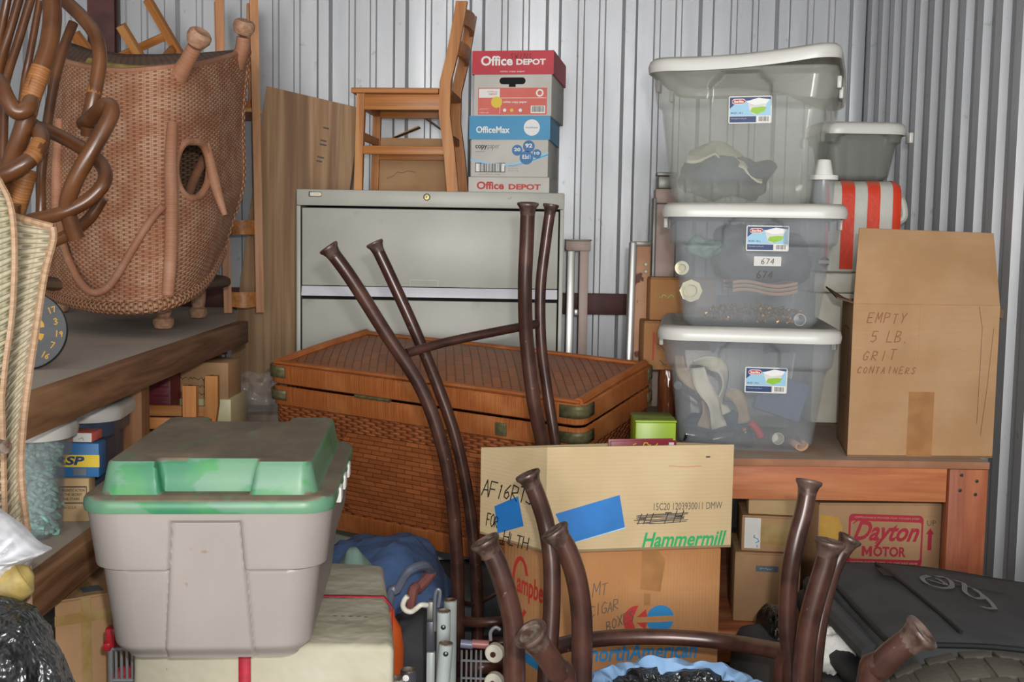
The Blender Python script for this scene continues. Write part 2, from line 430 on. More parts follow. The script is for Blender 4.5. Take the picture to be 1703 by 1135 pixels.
M['bench'] = wood('redwood_bench_x', '#c67a4e', '#a35a37', 0, 34, .55, '#cf8d5e')
M['bench_z'] = wood('redwood_bench_z', '#ac6443', '#8a482e', 2, 40, .55, '#ba7850')
M['bench_top'] = plain('dusty_bench_top', '#a87657', '#956749', 8, .8, dust='#958a7c', dustamt=.85)
M['chairwood'] = wood('varnished_oak_z', '#c68347', '#a46632', 2, 70, .42, '#d0965a', spec=.35)
M['chairwood_x'] = wood('varnished_oak_x', '#c68347', '#a46632', 0, 70, .42, '#d0965a', spec=.35)
M['glide'] = plain('steel_glide', '#58595c', rough=.3, metal=.8)
M['cabinet'] = plain('putty_painted_steel', '#bdbdb2', '#b3b3a8', 3, .42, spots='#a9a697', spotscale=9, spotlo=.6, spothi=.75, spec=.5)
M['pull'] = plain('bright_steel_lip', '#e4e4ea', '#dadae2', 4, .3)
M['dark'] = plain('dark_gap', '#171717', rough=.9)
M['brass'] = plain('dull_brass', '#a1936a', '#6d6246', 30, .4, metal=.8)
M['verdigris'] = plain('tarnished_brass', '#6a6444', '#7d7a58', 60, .55, metal=.45, bump=.2)
M['bronze'] = plain('brown_painted_steel', '#3a231d', '#55362c', 14, .3, spec=.6, spots='#7c5646', spotscale=70, spotlo=.68, spothi=.74, metal=.15)
M['worn_lip'] = plain('worn_brown_lip', '#44302a', '#6a564c', 50, .4, metal=.3, bump=.2)
M['ballwrap'] = plain('cane_ball_wrap', '#c39a7d', '#a87d62', 60, .6, bump=.6, bscale=130)
M['worn'] = plain('worn_tube_end', '#5a3f33', '#93877a', 60, .5, metal=.4, bump=.3)
M['chairwick'] = wicker('pinkish_wicker', '#bd8160', '#94644a', '#7d523c', .0175, .0062, '#d6a888')
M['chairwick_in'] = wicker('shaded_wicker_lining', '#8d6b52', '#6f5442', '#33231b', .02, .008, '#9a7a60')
M['cane_pink'] = cane('pinkish_cane_wrap', '#bd8767', '#a87357', '#cb9c80', 'u', 420)
M['braid'] = wicker('braided_wicker_edge', '#ba8361', '#96674c', '#5b3a2b', .011, .011, '#c79674')
M['rattan'] = plain('dark_rattan', '#53301a', '#6f4526', 9, .3, spec=.55, stretch=(1, 1, 1), dust='#83695a', dustamt=.55, bump=.1, bscale=20)
M['rattan_wrap'] = cane('light_cane_binding', '#a9713f', '#8a5830', '#bb8752', 'u', 260)
M['palewick'] = wicker('pale_sage_wicker', '#a39d82', '#8e8970', '#6d6852', .03, .008, '#aca083')
M['palewick2'] = wicker('pale_tan_wicker', '#a69b82', '#938870', '#6f6753', .028, .0078, '#b0a287')
M['pale_braid'] = cane('pale_braid_edge', '#a58567', '#927356', '#b0937a', 'u', 120)
M['trunk'] = wicker('brown_trunk_weave', '#b96d3e', '#9a5229', '#5e3019', .022, .0088, '#9c562f')
M['cane_brown'] = cane('brown_cane_band', '#bd7038', '#9a5229', '#cf8850', 'v', 330)
def brickweave(name, c1, c2, gap, bw, bh, rot=0, dust=None):
    t = NT(name); co = t.co('UV', (1, 1, 1), (0, 0, rot)); br = t.n('TexBrick'); t.l(co, br.inputs['Vector'])
    br.offset = .5; br.inputs['Color1'].default_value = C(c1); br.inputs['Color2'].default_value = C(c2); br.inputs['Mortar'].default_value = C(gap)
    br.inputs['Scale'].default_value = 1; br.inputs['Brick Width'].default_value = bw; br.inputs['Row Height'].default_value = bh; br.inputs['Mortar Size'].default_value = bh*.09; br.inputs['Mortar Smooth'].default_value = .6
    col = t.mix(t.ramp(t.noise(t.co('UV', (1, 260, 1)), 1, 3), .35, .7, 0, .35), br.outputs[0], C(gap))
    if dust:
        col = t.mix(t.ramp(t.noise(t.co('UV'), 5, 5), .35, .75, .05, .6), col, C(dust))
    inv = t.math('SUBTRACT', 1.0, br.outputs[1]); t.bump(inv, .6, .004)
    return t.fin(col, .5, 0, .4)
M['trunk_top'] = brickweave('trunk_lid_weave', '#b86d3e', '#a05c33', '#74421f', .085, .026, math.radians(58), '#97745a')
M['trunk_mid'] = brickweave('trunk_twill_panel', '#bd6e3d', '#9f5a30', '#6e381d', .058, .016)
M['kraft'] = cardboard('kraft_board', '#ba9571', '#a9835f', 0)
M['kraft_old'] = cardboard('aged_kraft_board', '#b99470', '#aa845e', 0, stain='#8f7a62')
M['kraft_pale'] = cardboard('pale_fluted_board', '#cbb590', '#bea67f', 38, 2)
M['kraft_pale_v'] = cardboard('pale_fluted_board_side', '#c9b088', '#bba077', 38, 1)
M['kraft_orange'] = cardboard('orange_kraft_board', '#bb8a5e', '#ad794d', 44, 0, stain='#aa7a50')
M['kraft_dusty'] = cardboard('dusty_kraft_board', '#7a6450', '#67533f', 0, stain='#857867')
M['kraft_light'] = cardboard('light_kraft_board', '#c8ac83', '#ba9a70', 0)
M['tape'] = plain('brown_tape', '#a97a4c', '#9b6d42', 18, .3, spec=.5)
M['tape_clear'] = plain('yellowed_clear_tape', '#b59b6a', '#a68752', 20, .2, spec=.6)
M['tote'] = plain('grey_tote_plastic', '#9d9590', '#968e89', 4, .42, spots='#8d7461', spotscale=26, spotlo=.7, spothi=.78, bump=.05, bscale=220)
def lidmat():
    t = NT('dusty_green_lid'); g = t.n('NewGeometry'); sx = t.n('SeparateXYZ'); t.l(g.outputs['Normal'], sx.inputs[0])
    co = t.co('Object')
    col = t.mix(t.ramp(t.noise(co, 9, 4), .35, .65), C('#377a58'), C('#4c9051'))
    f1 = t.ramp(t.noise(t.co('Object', (1, 1, 2)), 8, 5), .44, .5, 0, .6)
    col = t.mix(f1, col, C('#6f8d7e'))
    f2 = t.math('MULTIPLY', t.ramp(sx.outputs[2], .5, .85), t.ramp(t.noise(t.co('Object', (3, 1, 1)), 7, 5), .30, .46, .45, 1.0))
    dusty = t.mix(t.ramp(t.noise(t.co('Object', (2, 1, 1)), 9, 4), .3, .7), C('#85735f'), C('#6f6454'))
    col = t.mix(f2, col, dusty)
    return t.fin(col, t.ramp(f2, 0, 1, .38, .9), 0, .45)
M['greenlid'] = lidmat()
M['canvas'] = plain('off_white_tarp', '#bcb6a4', '#aea892', 5, .75, bump=.55, bscale=11, bdist=.02, spots='#7f7560', spotscale=42, spotlo=.72, spothi=.76)
M['redstrap'] = plain('red_webbing', '#b3243b', '#98202f', 60, .7)
M['clear'] = frosted('frosted_clear_plastic', '#b4babe', .785, .2)
M['clear_top'] = frosted('frosted_yellowed_plastic', '#bcbeb4', .765, .18)
M['cleardark'] = frosted('frosted_dusty_plastic', '#8b8d86', .5, .35)
M['clearblue'] = frosted('frosted_blue_plastic', '#5a6a80', .6, .25)
M['whitelid'] = plain('white_plastic', '#d8d6d0', '#cfcdc6', 3, .35, dust='#9b978a', dustamt=.75)
M['white'] = plain('white_paper', '#e2e0da', '#d8d6d0', 10, .6)
M['whiteprint'] = plain('white_print', '#efeeea', rough=.6)
M['black'] = plain('black_ink', '#1c1c20', rough=.6)
M['pencil'] = plain('grey_ink', '#5c554d', rough=.7)
M['fadedblack'] = plain('faded_black_ink', '#4a4446', rough=.7)
M['marker'] = plain('faded_brown_ink', '#96603f', '#8a5536', 40, .7)
M['green_ink'] = plain('green_print', '#23a05c', rough=.6)
M['blue_tape'] = plain('blue_paper_tape', '#2a78c2', '#2670b6', 12, .5)
M['blue_ink'] = plain('blue_print', '#2e86c0', rough=.6)
M['red_ink'] = plain('red_print', '#c23a34', rough=.6)
M['crimson'] = plain('crimson_print', '#b02a3c', rough=.6)
M['redlid'] = plain('red_box_print', '#c62f3e', '#bd2a39', 6, .5)
M['salmon'] = plain('salmon_box_print', '#dc6a5c', '#d66254', 8, .5)
M['sky'] = plain('blue_box_print', '#3f97c4', '#3a8fbc', 6, .5)
M['skypale'] = plain('pale_blue_print', '#9cc9e2', rough=.5)
M['deepblue'] = plain('deep_blue_print', '#2b6ea6', rough=.5)
M['navy'] = plain('navy_print', '#27406e', rough=.5)
M['yellow'] = plain('yellow_print', '#e8c838', rough=.5)
M['mustardprint'] = plain('mustard_print', '#cfa145', '#c2943a', 20, rough=.6)
M['limeprint'] = plain('lime_print', '#94c33c', rough=.5)
M['boxwhite'] = plain('white_carton', '#cfccc4', '#c6c3bb', 7, .7)
M['coolred'] = plain('orange_red_vinyl', '#dd4228', '#d23c22', 8, .4, bump=.3, bscale=45, dust='#8d7b66', dustamt=.6)
M['coolwhite'] = plain('white_vinyl', '#c9c8bf', '#bdbcb2', 8, .4, bump=.3, bscale=45, dust='#8f897a', dustamt=.6)
M['lime'] = plain('lime_plastic', '#b4d438', '#a6c830', 5, .35, dust='#6a6a3c', dustamt=.9)
M['rusty'] = plain('rusting_painted_steel', '#b58a68', '#a67858', 7, .6, spots='#5a3023', spotscale=15, spotlo=.6, spothi=.64, metal=.1)
M['alu'] = plain('scuffed_aluminium', '#b6b4b0', '#9a9896', 10, .35, metal=.6, stretch=(1, 1, .1))
M['pinksteel'] = plain('pinkish_worn_paint', '#bda79c', '#ab9287', 7, .5, spots='#7a4a38', spotscale=14, spotlo=.66, spothi=.7)
M['greyplate'] = plain('dull_zinc', '#8f8d86', '#7c7a74', 12, .45, metal=.5)
M['brownfilm'] = plain('shiny_brown_film', '#8c5232', '#6d3c22', 9, .15, spec=.8, bump=.7, bscale=9, bdist=.03, stretch=(2, 2, .5))
M['blackfab'] = plain('black_nylon', '#47484a', '#3b3c3e', 9, .75, bump=.25, bscale=240, bdist=.002, dust='#5b5b5a', dustamt=.2)
M['blackfab2'] = plain('charcoal_nylon', '#484849', '#3b3b3c', 6, .7, bump=.25, bscale=200, bdist=.002)
M['stitch'] = plain('grey_embroidery', '#8d8c8a', rough=.8)
M['piping'] = plain('black_piping', '#202123', rough=.6)
M['bagfilm'] = plain('black_bin_film', '#1d1e20', '#2b2c2e', 5, .2, spec=.9, bump=1.0, bscale=26, bdist=.05, stretch=(1, 1, .6))
M['whitefilm'] = plain('white_film', '#dcdcdf', '#cfcfd4', 6, .6, spec=.3, bump=.45, bscale=10, bdist=.03)
M['mustard'] = plain('mustard_cloth', '#b09a58', '#7f6d3a', 16, .6, bump=.3, bscale=30)
M['bluecloth'] = plain('blue_cotton', '#5f7fb2', '#54719f', 7, .85, bump=.4, bscale=14, bdist=.02)
M['tealcloth'] = plain('pale_teal_cloth', '#93b0a2', '#86a396', 7, .8)
M['liner'] = plain('light_blue_liner', '#8fb2d8', '#7fa3cb', 8, .7, bump=.3, bscale=40)
M['tubegrey'] = plain('pale_grey_enamel', '#a9b1ae', '#9ea6a3', 9, .3, spec=.6, spots='#8a3a2e', spotscale=40, spotlo=.74, spothi=.77)
M['darkgrey'] = plain('dark_grey_plastic', '#4d4e54', '#42434a', 9, .35)
M['hosegrey'] = plain('grey_blue_tube', '#7b8296', '#6c7386', 9, .35)
M['pinktube'] = plain('dull_pink_plastic', '#a86a64', '#98605b', 9, .4)
M['wire'] = plain('grey_wire', '#8e9194', rough=.4, metal=.3)
M['ivory'] = plain('ivory_plastic', '#d9d5c6', '#cbc6b4', 9, .4)
M['orange'] = plain('orange_plastic', '#e0662c', rough=.4)
M['redplastic'] = plain('red_plastic', '#b5202c', rough=.35)
M['tyre'] = plain('dusty_tyre_rubber', '#3e3b34', '#4d4940', 7, .85, bump=.3, bscale=90, dust='#5e584a', dustamt=.6)
M['dart'] = plain('dark_slate_board', '#2f3236', '#27292d', 20, .5, bump=.2)
M['dartnum'] = plain('ochre_numerals', '#c08f2a', rough=.6)
M['teal'] = plain('pale_teal_foam', '#93c0b6', '#7fb0a8', 16, .6)
M['cream'] = plain('cream_cloth', '#e6dfcb', '#d8cfb8', 6, .8, bump=.3, bscale=16)
M['navycloth'] = plain('navy_cloth', '#39456b', '#2d3654', 8, .85)
M['tan'] = plain('tan_cloth', '#c0a888', '#a88f70', 10, .8, bump=.3, bscale=22)
M['gold'] = plain('gold_bead', '#b98a45', '#8a6230', 40, .3, metal=.7)
M['peach'] = plain('peach_cloth', '#cfa487', '#bf9175', 10, .8)
M['glassdark'] = plain('dark_bottle_glass', '#232a3c', '#1a1f2c', 9, .1, spec=.8)
M['slateblue'] = plain('slate_blue_card', '#4f5c7a', '#46526e', 6, .6)
M['steelblue'] = plain('steel_grey', '#7c8086', '#6c7076', 8, .4, metal=.3)
M['paleyellow'] = plain('pale_yellow_plastic', '#d7cfa0', '#cdc492', 9, .35)
M['film'] = frosted('crumpled_clear_film', '#d5d5d5', .86, .08, .9)
M['redbook'] = plain('maroon_cover', '#8e1f2c', '#7c1a26', 9, .4)
M['crate'] = plain('maroon_crate', '#7a2630', '#6a2029', 9, .5)

# ------------------------------------------------------------------ the setting
def struct(name, bm, mat, ang=30):
    return tag(obj(name, bm, mat, None, None, ang), kind='structure')
def profile_wall(name, pts, z0, z1, mat, zs=3):
    """pts: plan polyline extruded upwards"""
    bm = NB(); rows = [[V((x, y, z0+(z1-z0)*k/zs)) for x, y in pts] for k in range(zs+1)]
    sheet(bm, rows); return struct(name, bm, mat, 20)
YB, XR, XL, ZT = 4.66, 1.40, -2.05, 2.7
bm = NB(); box(bm, XL-.1, XR+.15, -1.85, YB+.1, -.1, 0); struct('floor', bm, M['concrete'])
pts = [(XL, YB)]
x0 = (1034-851.5)/1900*YB - 9*.305*.999
k = 0
while True:
    cx = x0 + k*.305
    if cx > XR-.03: break
    if cx-.04 > XL:
        pts += [(cx-.032, YB), (cx-.02, YB-.026), (cx+.02, YB-.026), (cx+.032, YB)]
        for m in (.11, .195):
            q = cx+m
            if q+.02 < XR: pts += [(q-.015, YB), (q-.009, YB-.006), (q+.009, YB-.006), (q+.015, YB)]
    k += 1
pts.append((XR, YB))
profile_wall('wall_back', pts, 0, ZT, M['wall'])
pts = [(XR, YB)]; y = YB-.06; k = 0
while y > -1.7:
    d = .021
    pts += [(XR, y), (XR-d, y-.012), (XR-d, y-.060), (XR, y-.072)]
    y -= .136; k += 1
pts.append((XR, -1.8))
profile_wall('wall_right', pts, 0, ZT, M['wall'])
pts = [(XL, -1.8)]; y = -1.6
while y < YB-.15:
    pts += [(XL, y), (XL+.02, y+.012), (XL+.02, y+.05), (XL, y+.062)]; y += .3
pts.append((XL, YB))
profile_wall('wall_left', pts, 0, ZT, M['wall'])
bm = NB(); box(bm, XL-.1, XR+.15, -1.85, YB+.1, ZT, ZT+.05); struct('ceiling', bm, M['wall'])
zg = P(1005, 506, YB-.05).z; bm = NB(); box(bm, XL+.02, XR-.04, YB-.075, YB-.028, zg-.042, zg+.042, .003); struct('trim_1', bm, M['red_steel'])
bm = NB(); xc = P(166, 60, YB-.1).x
box(bm, xc-.052, xc+.052, YB-.09, YB-.08, 0, ZT); box(bm, xc-.052, xc+.052, YB-.04, YB-.03, 0, ZT); box(bm, xc-.006, xc+.006, YB-.08, YB-.04, 0, ZT); struct('trim_2', bm, M['red_steel'])
bm = NB(); box(bm, XR-.075, XR-.02, YB-.05, YB-.012, 0, ZT, .006); struct('trim_3', bm, M['wall'])
# ------------------------------------------------------------------ shared builders
def L(o, pts):
    return [V(p)-o.location for p in pts]
def along(A, B):
    d = B-A; return math.hypot(d.x, d.y), math.atan2(d.y, d.x)

# ------------------------------------------------------------------ left shelving (two levels seen)
SU, SLW = .888, .565                     # shelf heights
FX = [P(20, 670, 1.93), P(388, 536, 3.75)]
t = thing('timber_shelving', 'rough wooden shelving along the left wall with dusty tops and plank edges', 'shelving', (-1.3, 2.8, 0))
fa, fb = V((-.838, 1.55, 0)), V((-.905, 3.75, 0))
for zt, nm in ((SU, 'upper_shelf'), (SLW, 'lower_shelf')):
    pl = [fa, fb, V((-1.115, 4.55, 0)), V((-2.0, 4.55, 0)), V((-2.0, 1.55, 0))]
    bm = NB(); a = [bm.verts.new(p+V((0, 0, zt))-t.location) for p in pl]; b = [bm.verts.new(p+V((0, 0, zt-.016))-t.location) for p in pl]
    bm.faces.new(a); bm.faces.new(b[::-1])
    for i in range(5): bm.faces.new((a[i], b[i], b[(i+1) % 5], a[(i+1) % 5]))
    bmesh.ops.recalc_face_normals(bm, faces=bm.faces)
    obj('shelf_board', bm, M['dusty_ply'], t)
    d = (fb-fa).normalized(); nrm = V((d.y, -d.x, 0))
    bm = NB(); o_ = fa+V((0, 0, zt-.066))-t.location; f2 = (fb-fa).length
    hexa(bm, [o_, o_+nrm*.036, o_+nrm*.036+d*f2, o_+d*f2] + [p+V((0, 0, .072)) for p in (o_, o_+nrm*.036, o_+nrm*.036+d*f2, o_+d*f2)], .003)
    obj('edge_plank', bm, M['board_y'], t)
    for y in (2.2, 3.0, 3.7):
        bm = NB(); box(bm, -2.0, -.93, y-.018, y+.018, zt-.1, zt-.0165); bmesh.ops.translate(bm, verts=bm.verts, vec=-t.location); obj('cross_bearer', bm, M['board'], t)
pp = P(226, 660, 2.75)
for px, yy in ((pp.x, 2.75), (-.98, 3.72), (-1.97, 2.6), (-1.97, 4.4), (-1.97, 1.6)):
    bm = NB(); box(bm, px-.024, px+.024, yy-.03, yy+.03, 0, SU-.0165, .003); bmesh.ops.translate(bm, verts=bm.verts, vec=-t.location); obj('post', bm, M['board_z'], t)

# ------------------------------------------------------------------ workbench on the right
BT = P(1400, 765, 2.9).z
bx0, bx1, by0, by1 = .44, 1.232, 2.9, 3.98
t = thing('workbench', 'redwood workbench with dusty top carrying the clear bins and tall carton', 'workbench', (bx0, by0, 0))
W, D = bx1-bx0, by1-by0
bm = NB(); box(bm, 0, W, -.004, D, BT-.019, BT, .002); obj('top_board', bm, [M['bench_top']], t)
bm = NB(); box(bm, .1, W-.105, .004, .04, BT-.108, BT-.02, .002); obj('apron', bm, M['bench'], t)
for xx in (0, W-.1): 
    bm = NB(); box(bm, xx, xx+.1, 0, .04, 0, BT-.02, .003); l = obj('leg', bm, M['bench_z'], t)
    for (sx, sz) in ((.03, .035), (.07, .05), (.028, .075), (.068, .085)):
        bm = NB(); lathe(bm, [(.0045, -.001), (.0045, .001), (.003, .002)], 10, axis((xx+sx, -.001, BT-sz), (0, -1, 0))); obj('screw_head', bm, M['glide'], l)
    bm = NB(); box(bm, xx, xx+.1, D-.04, D, 0, BT-.02, .003); obj('leg', bm, M['bench_z'], t)
ZL = P(1250, 1046, 2.93).z
bm = NB(); box(bm, .1, W-.1, .006, .04, ZL-.085, ZL, .003); obj('shelf_rail', bm, M['bench'], t)
bm = NB(); box(bm, .0, W, .042, D-.042, ZL-.017, ZL-.001); obj('shelf_board', bm, M['bench'], t)
bm = NB(); box(bm, .1, W-.1, D-.04, D-.01, BT-.108, BT-.02, .002); obj('rear_apron', bm, M['bench'], t)

# ------------------------------------------------------------------ filing cabinet
A, B = P(493, 312, 4.0), P(939, 322, 4.0)
CZ = P(716, 318, 4.0).z
CW = B.x-A.x; CD = .46
t = thing('filing_cabinet', 'putty grey steel lateral filing cabinet with bright drawer lips and a lock', 'cabinet', (A.x, 4.0, 0))
bm = NB()
box(bm, 0, .012, .004, CD, .03, CZ-.06); box(bm, CW-.012, CW, .004, CD, .03, CZ-.06); box(bm, .012, CW-.012, CD-.01, CD, .03, CZ-.06); box(bm, .012, CW-.012, .03, CD-.01, .03, .05)
obj('case', bm, M['cabinet'], t)
bm = NB(); box(bm, 0, CW, 0, CD, CZ-.056, CZ, .004); obj('top_panel', bm, M['cabinet'], t)
bm = NB(); box(bm, .0, CW, .012, .05, 0, .03); obj('plinth', bm, M['dark'], t)
for xx in (0, CW-.014):
    bm = NB(); box(bm, xx, xx+.014, 0, .02, .03, CZ-.057, .002); obj('front_stile', bm, M['cabinet'], t)
bm = NB(); box(bm, .016, CW-.016, .035, .045, .05, CZ-.06); obj('dark_recess', bm, M['dark'], t)
hz = .318
for k in range(4):
    z1 = CZ-.064-k*hz; z0 = z1-hz+.012
    if z0 < .03: z0 = .034
    bm = NB(); box(bm, .019, CW-.019, .002, .03, z0+.036, z1, .003)
    d = obj('drawer_front', bm, M['cabinet'], t)
    bm = NB(); hexa(bm, [V((.019, -.016, z0)), V((CW-.019, -.016, z0)), V((CW-.019, .03, z0)), V((.019, .03, z0)), V((.019, -.003, z0+.034)), V((CW-.019, -.003, z0+.034)), V((CW-.019, .03, z0+.034)), V((.019, .03, z0+.034))], .002)
    obj('drawer_lip', bm, M['pull'], d, 'bright steel lip along the drawer bottom')
    bm = NB()
    cx = CW*.48
    for (a, b, c, e) in ((cx-.05, cx+.05, z0+.058, z0+.061), (cx-.05, cx-.047, z0+.037, z0+.058), (cx+.047, cx+.05, z0+.037, z0+.058)): box(bm, a, b, -.003, .003, c, e)
    obj('card_holder', bm, M['cabinet'], d)
lk = P(710, 328, 4.0)-t.location
bm = NB(); lathe(bm, [(.012, 0), (.012, .004), (.009, .006), (.009, .004)], 20, axis((lk.x, -.001, lk.z), (0, -1, 0))); o = obj('lock', bm, M['brass'], t, 'round brass lock')
bm = NB(); box(bm, lk.x-.001, lk.x+.001, -.007, -.0045, lk.z-.004, lk.z+.004); obj('keyhole', bm, M['dark'], o)
pl = P(524, 323, 4.0)-t.location
bm = NB(); box(bm, pl.x-.022, pl.x+.022, -.003, 0, pl.z-.009, pl.z+.009, .002); o = obj('maker_plate', bm, M['brass'], t)
rect(o, 'plate_face', M['white'], FRONT, pl.x-.017, pl.x+.017, pl.z-.006, pl.z+.006, .0035)
mk = P(848, 330, 4.0)-t.location
scrawl(t, M['fadedblack'], FRONT, mk.x-.012, mk.z-.004, .02, .008, 3, .0008)

# ------------------------------------------------------------------ wooden school chairs
def school_chair(name, label, w=.31, d=.33, sh=.36, bh=.66, lg=.03, group=None, mat=None, slats=2, rake=.05):
    t = thing(name, label, 'chair', (0, 0, 0), 0, group)
    mz, mx = mat or (M['chairwood'], M['chairwood_x'])
    # x = depth (front at -x), y = width
    def bar(n, pts, a, b, m, par=t):
        bm = NB(); q = [V(p) for p in pts]
        rows = []
        for p in q:
            rows.append([p+V((-a/2, -b/2, 0)), p+V((a/2, -b/2, 0)), p+V((a/2, b/2, 0)), p+V((-a/2, b/2, 0))])
        vs = [[bm.verts.new(c) for c in r] for r in rows]
        for r, s in zip(vs, vs[1:]):
            for i in range(4): bm.faces.new((r[i], r[(i+1) % 4], s[(i+1) % 4], s[i]))
        bm.faces.new(vs[0][::-1]); bm.faces.new(vs[-1])
        es = [e for e in bm.edges if len(e.link_faces) == 2 and e.calc_face_angle(0) > .6]
        bmesh.ops.bevel(bm, geom=es, offset=min(a, b)*.14, segments=2, profile=.5, affect='EDGES')
        return obj(n, bm, m, par)
    x0, x1, y = -d/2, d/2, w/2-lg/2
    for s in (-1, 1):
        l = bar('front_leg', [(x0+lg*.3, s*y, 0), (x0+lg*.6, s*y, sh-.02)], lg*.95, lg*.9, mz)
        bm = NB(); lathe(bm, [(.008, -.001), (.008, .005), (.005, .007)], 10, axis((x0+lg*.3, s*y, .006), (0, 0, -1))); obj('glide', bm, M['glide'], l)
        l = bar('back_post', [(x1+rake*.35, s*y*1.0, 0), (x1+rake*.1, s*y, sh*.35), (x1-lg*.5, s*y, sh*.75), (x1-lg*.45, s*y, sh+.02), (x1+rake*.2, s*y*.98, sh+(bh-sh)*.4), (x1+rake*.62, s*y*.96, sh+(bh-sh)*.8), (x1+rake*.8, s*y*.95, bh)], lg*1.3, lg*.85, mz)
        bm = NB(); lathe(bm, [(.008, -.001), (.008, .005), (.005, .007)], 10, axis((x1+rake*.35, s*y, .006), (0, 0, -1))); obj('glide', bm, M['glide'], l)
        bm = NB(); box(bm, x0+lg, x1-lg*.9, s*y-lg*.3, s*y+lg*.3, sh-.075, sh-.021, .002); obj('side_rail', bm, mx, t)
        bm = NB(); box(bm, x0+lg*.8, x1-lg*.2, s*y-lg*.25, s*y+lg*.25, sh*.36, sh*.36+.03, .003); obj('stretcher', bm, mx, t)
    bm = NB(); box(bm, x0+lg*.2, x0+lg, -y+lg*.4, y-lg*.4, sh-.07, sh-.021, .002); obj('front_rail', bm, mx, t)
    bm = NB(); box(bm, x0+lg*.35, x0+lg*.9, -y+lg*.4, y-lg*.4, sh*.5, sh*.5+.028, .003); obj('stretcher', bm, mx, t)
    bm = NB(); box(bm, x1-lg*.5, x1+.002, -y+lg*.4, y-lg*.4, sh*.5, sh*.5+.028, .003); obj('stretcher', bm, mx, t)
    bm = NB()
    q = [(x0-.015, -w/2-.008), (x1-lg*1.2, -w/2-.004), (x1-lg*1.2, -y+lg*.5), (x1+lg*.2, -y+lg*.5), (x1+lg*.2, y-lg*.5), (x1-lg*1.2, y-lg*.5), (x1-lg*1.2, w/2+.004), (x0-.015, w/2+.008)]
    a = [bm.verts.new((p[0], p[1], sh-.02)) for p in q]; b = [bm.verts.new((p[0], p[1], sh)) for p in q]
    bm.faces.new(a[::-1]); bm.faces.new(b)
    for i in range(8): bm.faces.new((a[i], a[(i+1) % 8], b[(i+1) % 8], b[i]))
    es = [e for e in bm.edges if abs(e.verts[0].co.z-e.verts[1].co.z) < 1e-5]
    bmesh.ops.bevel(bm, geom=es, offset=.005, segments=2, profile=.5, affect='EDGES')
    obj('seat', bm, mx, t)
    for k in range(slats):
        zc = bh-.05-k*(bh-sh)*.36*(2/slats); xx = x1+rake*(.78-.34*k*2/slats)
        bm = NB(); rows = []
        for i in range(9):
            v = -1+2*i/8; yy = v*(y-lg*.3); cv = .018*(1-v*v); zz = zc
            hh = .026+(.006*(1-v*v) if k == 0 else 0)
            rows.append([V((xx+cv-.007, yy, zz-.026)), V((xx+cv+.007, yy, zz-.026)), V((xx+cv+.011, yy, zz+hh)), V((xx+cv-.003, yy, zz+hh))])
        vs = [[bm.verts.new(c) for c in r] for r in rows]
        for r, s in zip(vs, vs[1:]):
            for i in range(4): bm.faces.new((r[i], s[i], s[(i+1) % 4], r[(i+1) % 4]))
        bm.faces.new(vs[0]); bm.faces.new(vs[-1][::-1])
        bmesh.ops.recalc_face_normals(bm, faces=bm.faces)
        obj('back_slat', bm, mx, t)
    return t
ch = school_chair('school_chair', 'small varnished wooden chair standing upright on top of the filing cabinet', group='wooden school chairs')
c0 = P(680, 312, 4.21)
ch.location = (c0.x, 4.215, CZ); ch.rotation_euler = (0, 0, math.radians(-5))
c3 = copy_tree(ch)
c3['label'] = 'upturned wooden chair whose legs poke up behind the pinkish wicker chair'
zz = V((.46, .474, -.88)).normalized(); yy = V((.06, .87, .50)); yy = (yy-zz*yy.dot(zz)).normalized(); xx = yy.cross(zz)
p3_ = P(201, 42, 4.08)-(xx*(-.156)+yy*(-.14))
c3.matrix_world = Matrix(((xx.x, yy.x, zz.x, p3_.x), (xx.y, yy.y, zz.y, p3_.y), (xx.z, yy.z, zz.z, p3_.z), (0, 0, 0, 1)))
c4 = school_chair('ladder_back_chair', 'tall narrow wooden ladder back chair upside down behind the right of the wicker chair', .155, .27, .44, 1.17, .034, slats=2, rake=.0)
zz = V((.02, .0, -1)).normalized(); xx = V((.26, -.966, 0)); xx = (xx-zz*xx.dot(zz)).normalized(); yy = zz.cross(xx)
q = P(393, 20, 4.22); q = q-xx*.13; c4.matrix_world = Matrix(((xx.x, yy.x, zz.x, q.x), (xx.y, yy.y, zz.y, q.y), (xx.z, yy.z, zz.z, SU+1.172), (0, 0, 0, 1)))
st_ = school_chair('wooden_stool', 'upturned small wooden stool with bare legs up on the lower left shelf behind the post', .235, .30, .228, .229, .026, slats=0, rake=.0)
st_.rotation_euler = (PI, 0, 0); st_.location = (-.955, 2.95, SLW+.231)

